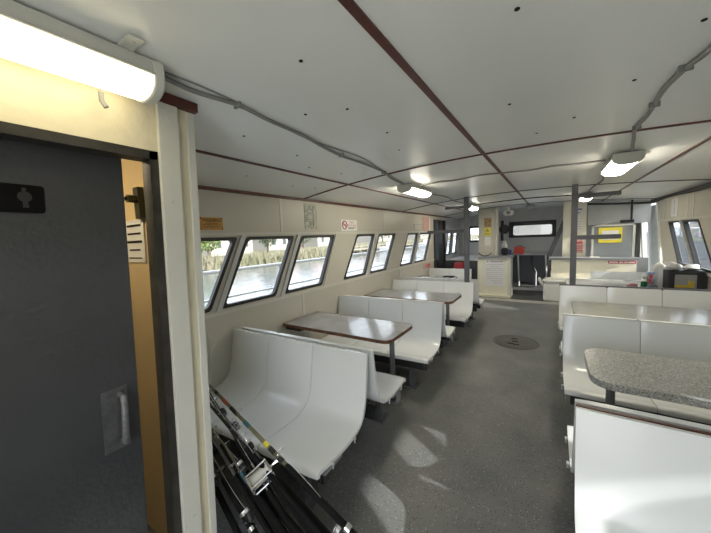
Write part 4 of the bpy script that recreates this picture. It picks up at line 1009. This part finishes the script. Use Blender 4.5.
for k, (y, L_, lab) in enumerate(((52, 3.5, 'white motor boat moored at the near end of the far dock'), (72, 4, 'white motor boat moored along the middle of the far dock'), (96, 5, 'white motor boat moored at the far end of the dock'))):
    t = thing('motor_boat', lab, 'boat', (-25.5, y, -1.1), 'boats at the far dock')
    b = BM(); prism(b, [(y - L_, -.2), (y - L_ * .9, -1.2), (y + L_ * .6, -1.2), (y + L_, -.1)], 'x', -26.6, -24.8); obj('hull', b, 'plastic', t, smooth=False)
    b = BM(); rbox(b, (-26.3, y - L_ * .4, -.2), (-25.1, y + L_ * .3, .7), .15); obj('cabin', b, 'plastic', t)
    b = BM(); box(b, (-25.1, y - L_ * .3, .15), (-25.06, y + L_ * .2, .5)); obj('window', b, 'darkgrey', t, smooth=False)
# right side: neighbouring boat, dock buildings
t = thing('moored_trawler', 'dark grey trawler moored outside the right windows', 'boat', (7, 16, -1.1))
b = BM(); prism(b, [(2, .6), (3, -1.3), (27, -1.3), (31, 1.4)], 'x', 5.2, 9); obj('hull', b, mat('dark_grey_hull', (.10, .11, .12), .4), t, smooth=False)
b = BM(); box(b, (5.8, 13, .6), (8.4, 22, 3.2)); obj('wheelhouse', b, mat('weathered_white', (.30, .30, .29), .5, noise=.3, nscale=1.5), t, smooth=False)
for k in range(5):
    b = BM(); box(b, (5.74, 13.5 + 1.7 * k, 1.8), (5.8, 14.6 + 1.7 * k, 2.7)); obj('window', b, 'darkgrey', t, smooth=False)
for y in (10.5, 25):
    b = BM(); tube(b, [(7, y, .4), (7, y, 7)], .1, 8); obj('mast', b, 'silver', t)
b = BM()
for k in range(8): tube(b, [(5.5, 7 + 2.5 * k, .3), (5.5, 7 + 2.5 * k, 1.5)], .04, 6)
tube(b, [(5.5, 5, 1.5), (5.5, 26, 1.5)], .04, 6); obj('guard_rail', b, 'silver', t)
b = BM(); prism(b, [(22, -1.5), (26, -.3), (200, .4), (200, -1.5)], 'y', -160, 420); o = obj('right_bank', b, 'marsh', smooth=False); o['kind'] = 'structure'
b = BM(); box(b, (-120, 180, -1.5), (120, 200, -.2)); o = obj('forward_bank', b, 'marsh', smooth=False); o['kind'] = 'structure'
house('weathered waterfront building ahead of the front window', -4, 70, 5, 12, 4, 'roofgrey', z0=.0)

# ------------------------------------------------------------------ world, sun, camera
w = bpy.data.worlds.new('overcast_sky'); S.world = w; w.use_nodes = True
nt = w.node_tree; bg = nt.nodes['Background']
tc = nt.nodes.new('ShaderNodeTexCoord'); n1 = nt.nodes.new('ShaderNodeTexNoise'); n1.inputs['Scale'].default_value = 2.0; n1.inputs['Detail'].default_value = 5
r = nt.nodes.new('ShaderNodeValToRGB'); r.color_ramp.elements[0].color = (.80, .88, .98, 1); r.color_ramp.elements[1].color = (1, 1, 1, 1)
nt.links.new(tc.outputs['Generated'], n1.inputs['Vector']); nt.links.new(n1.outputs['Fac'], r.inputs['Fac']); nt.links.new(r.outputs['Color'], bg.inputs['Color'])
bg.inputs['Strength'].default_value = 3.0
sl = bpy.data.lights.new('sun', 'SUN'); sl.energy = 7.5; sl.angle = .012; sl.color = (1, .96, .88)
so = bpy.data.objects.new('sun', sl); C.objects.link(so)
az, el = math.radians(-4), math.radians(24.45)
ds = V((math.cos(az) * math.cos(el), math.sin(az) * math.cos(el), math.sin(el)))
so.rotation_euler = ds.to_track_quat('Z', 'Y').to_euler(); so.location = ds * 30

cam = bpy.data.cameras.new('camera'); co = bpy.data.objects.new('camera', cam); C.objects.link(co)
cam.sensor_width = 36; cam.lens = 299 / 711 * 36; cam.clip_start = .05; cam.clip_end = 1000
co.matrix_world = Matrix(((0.836530, -0.017307, 0.547647, 0), (0.546370, 0.101489, -0.831372, 0), (-0.041191, 0.994686, 0.094355, 1.683), (0, 0, 0, 1)))
S.camera = co
S.view_settings.view_transform = 'Standard'; S.view_settings.look = 'None'
S.view_settings.exposure = 1.05; S.view_settings.gamma = 1; S.view_settings.use_curve_mapping = False
S.cycles.max_bounces = 10; S.cycles.diffuse_bounces = 6; S.cycles.glossy_bounces = 4; S.cycles.transparent_max_bounces = 12
S.cycles.caustics_reflective = True; S.cycles.caustics_refractive = False; S.cycles.sample_clamp_indirect = 6
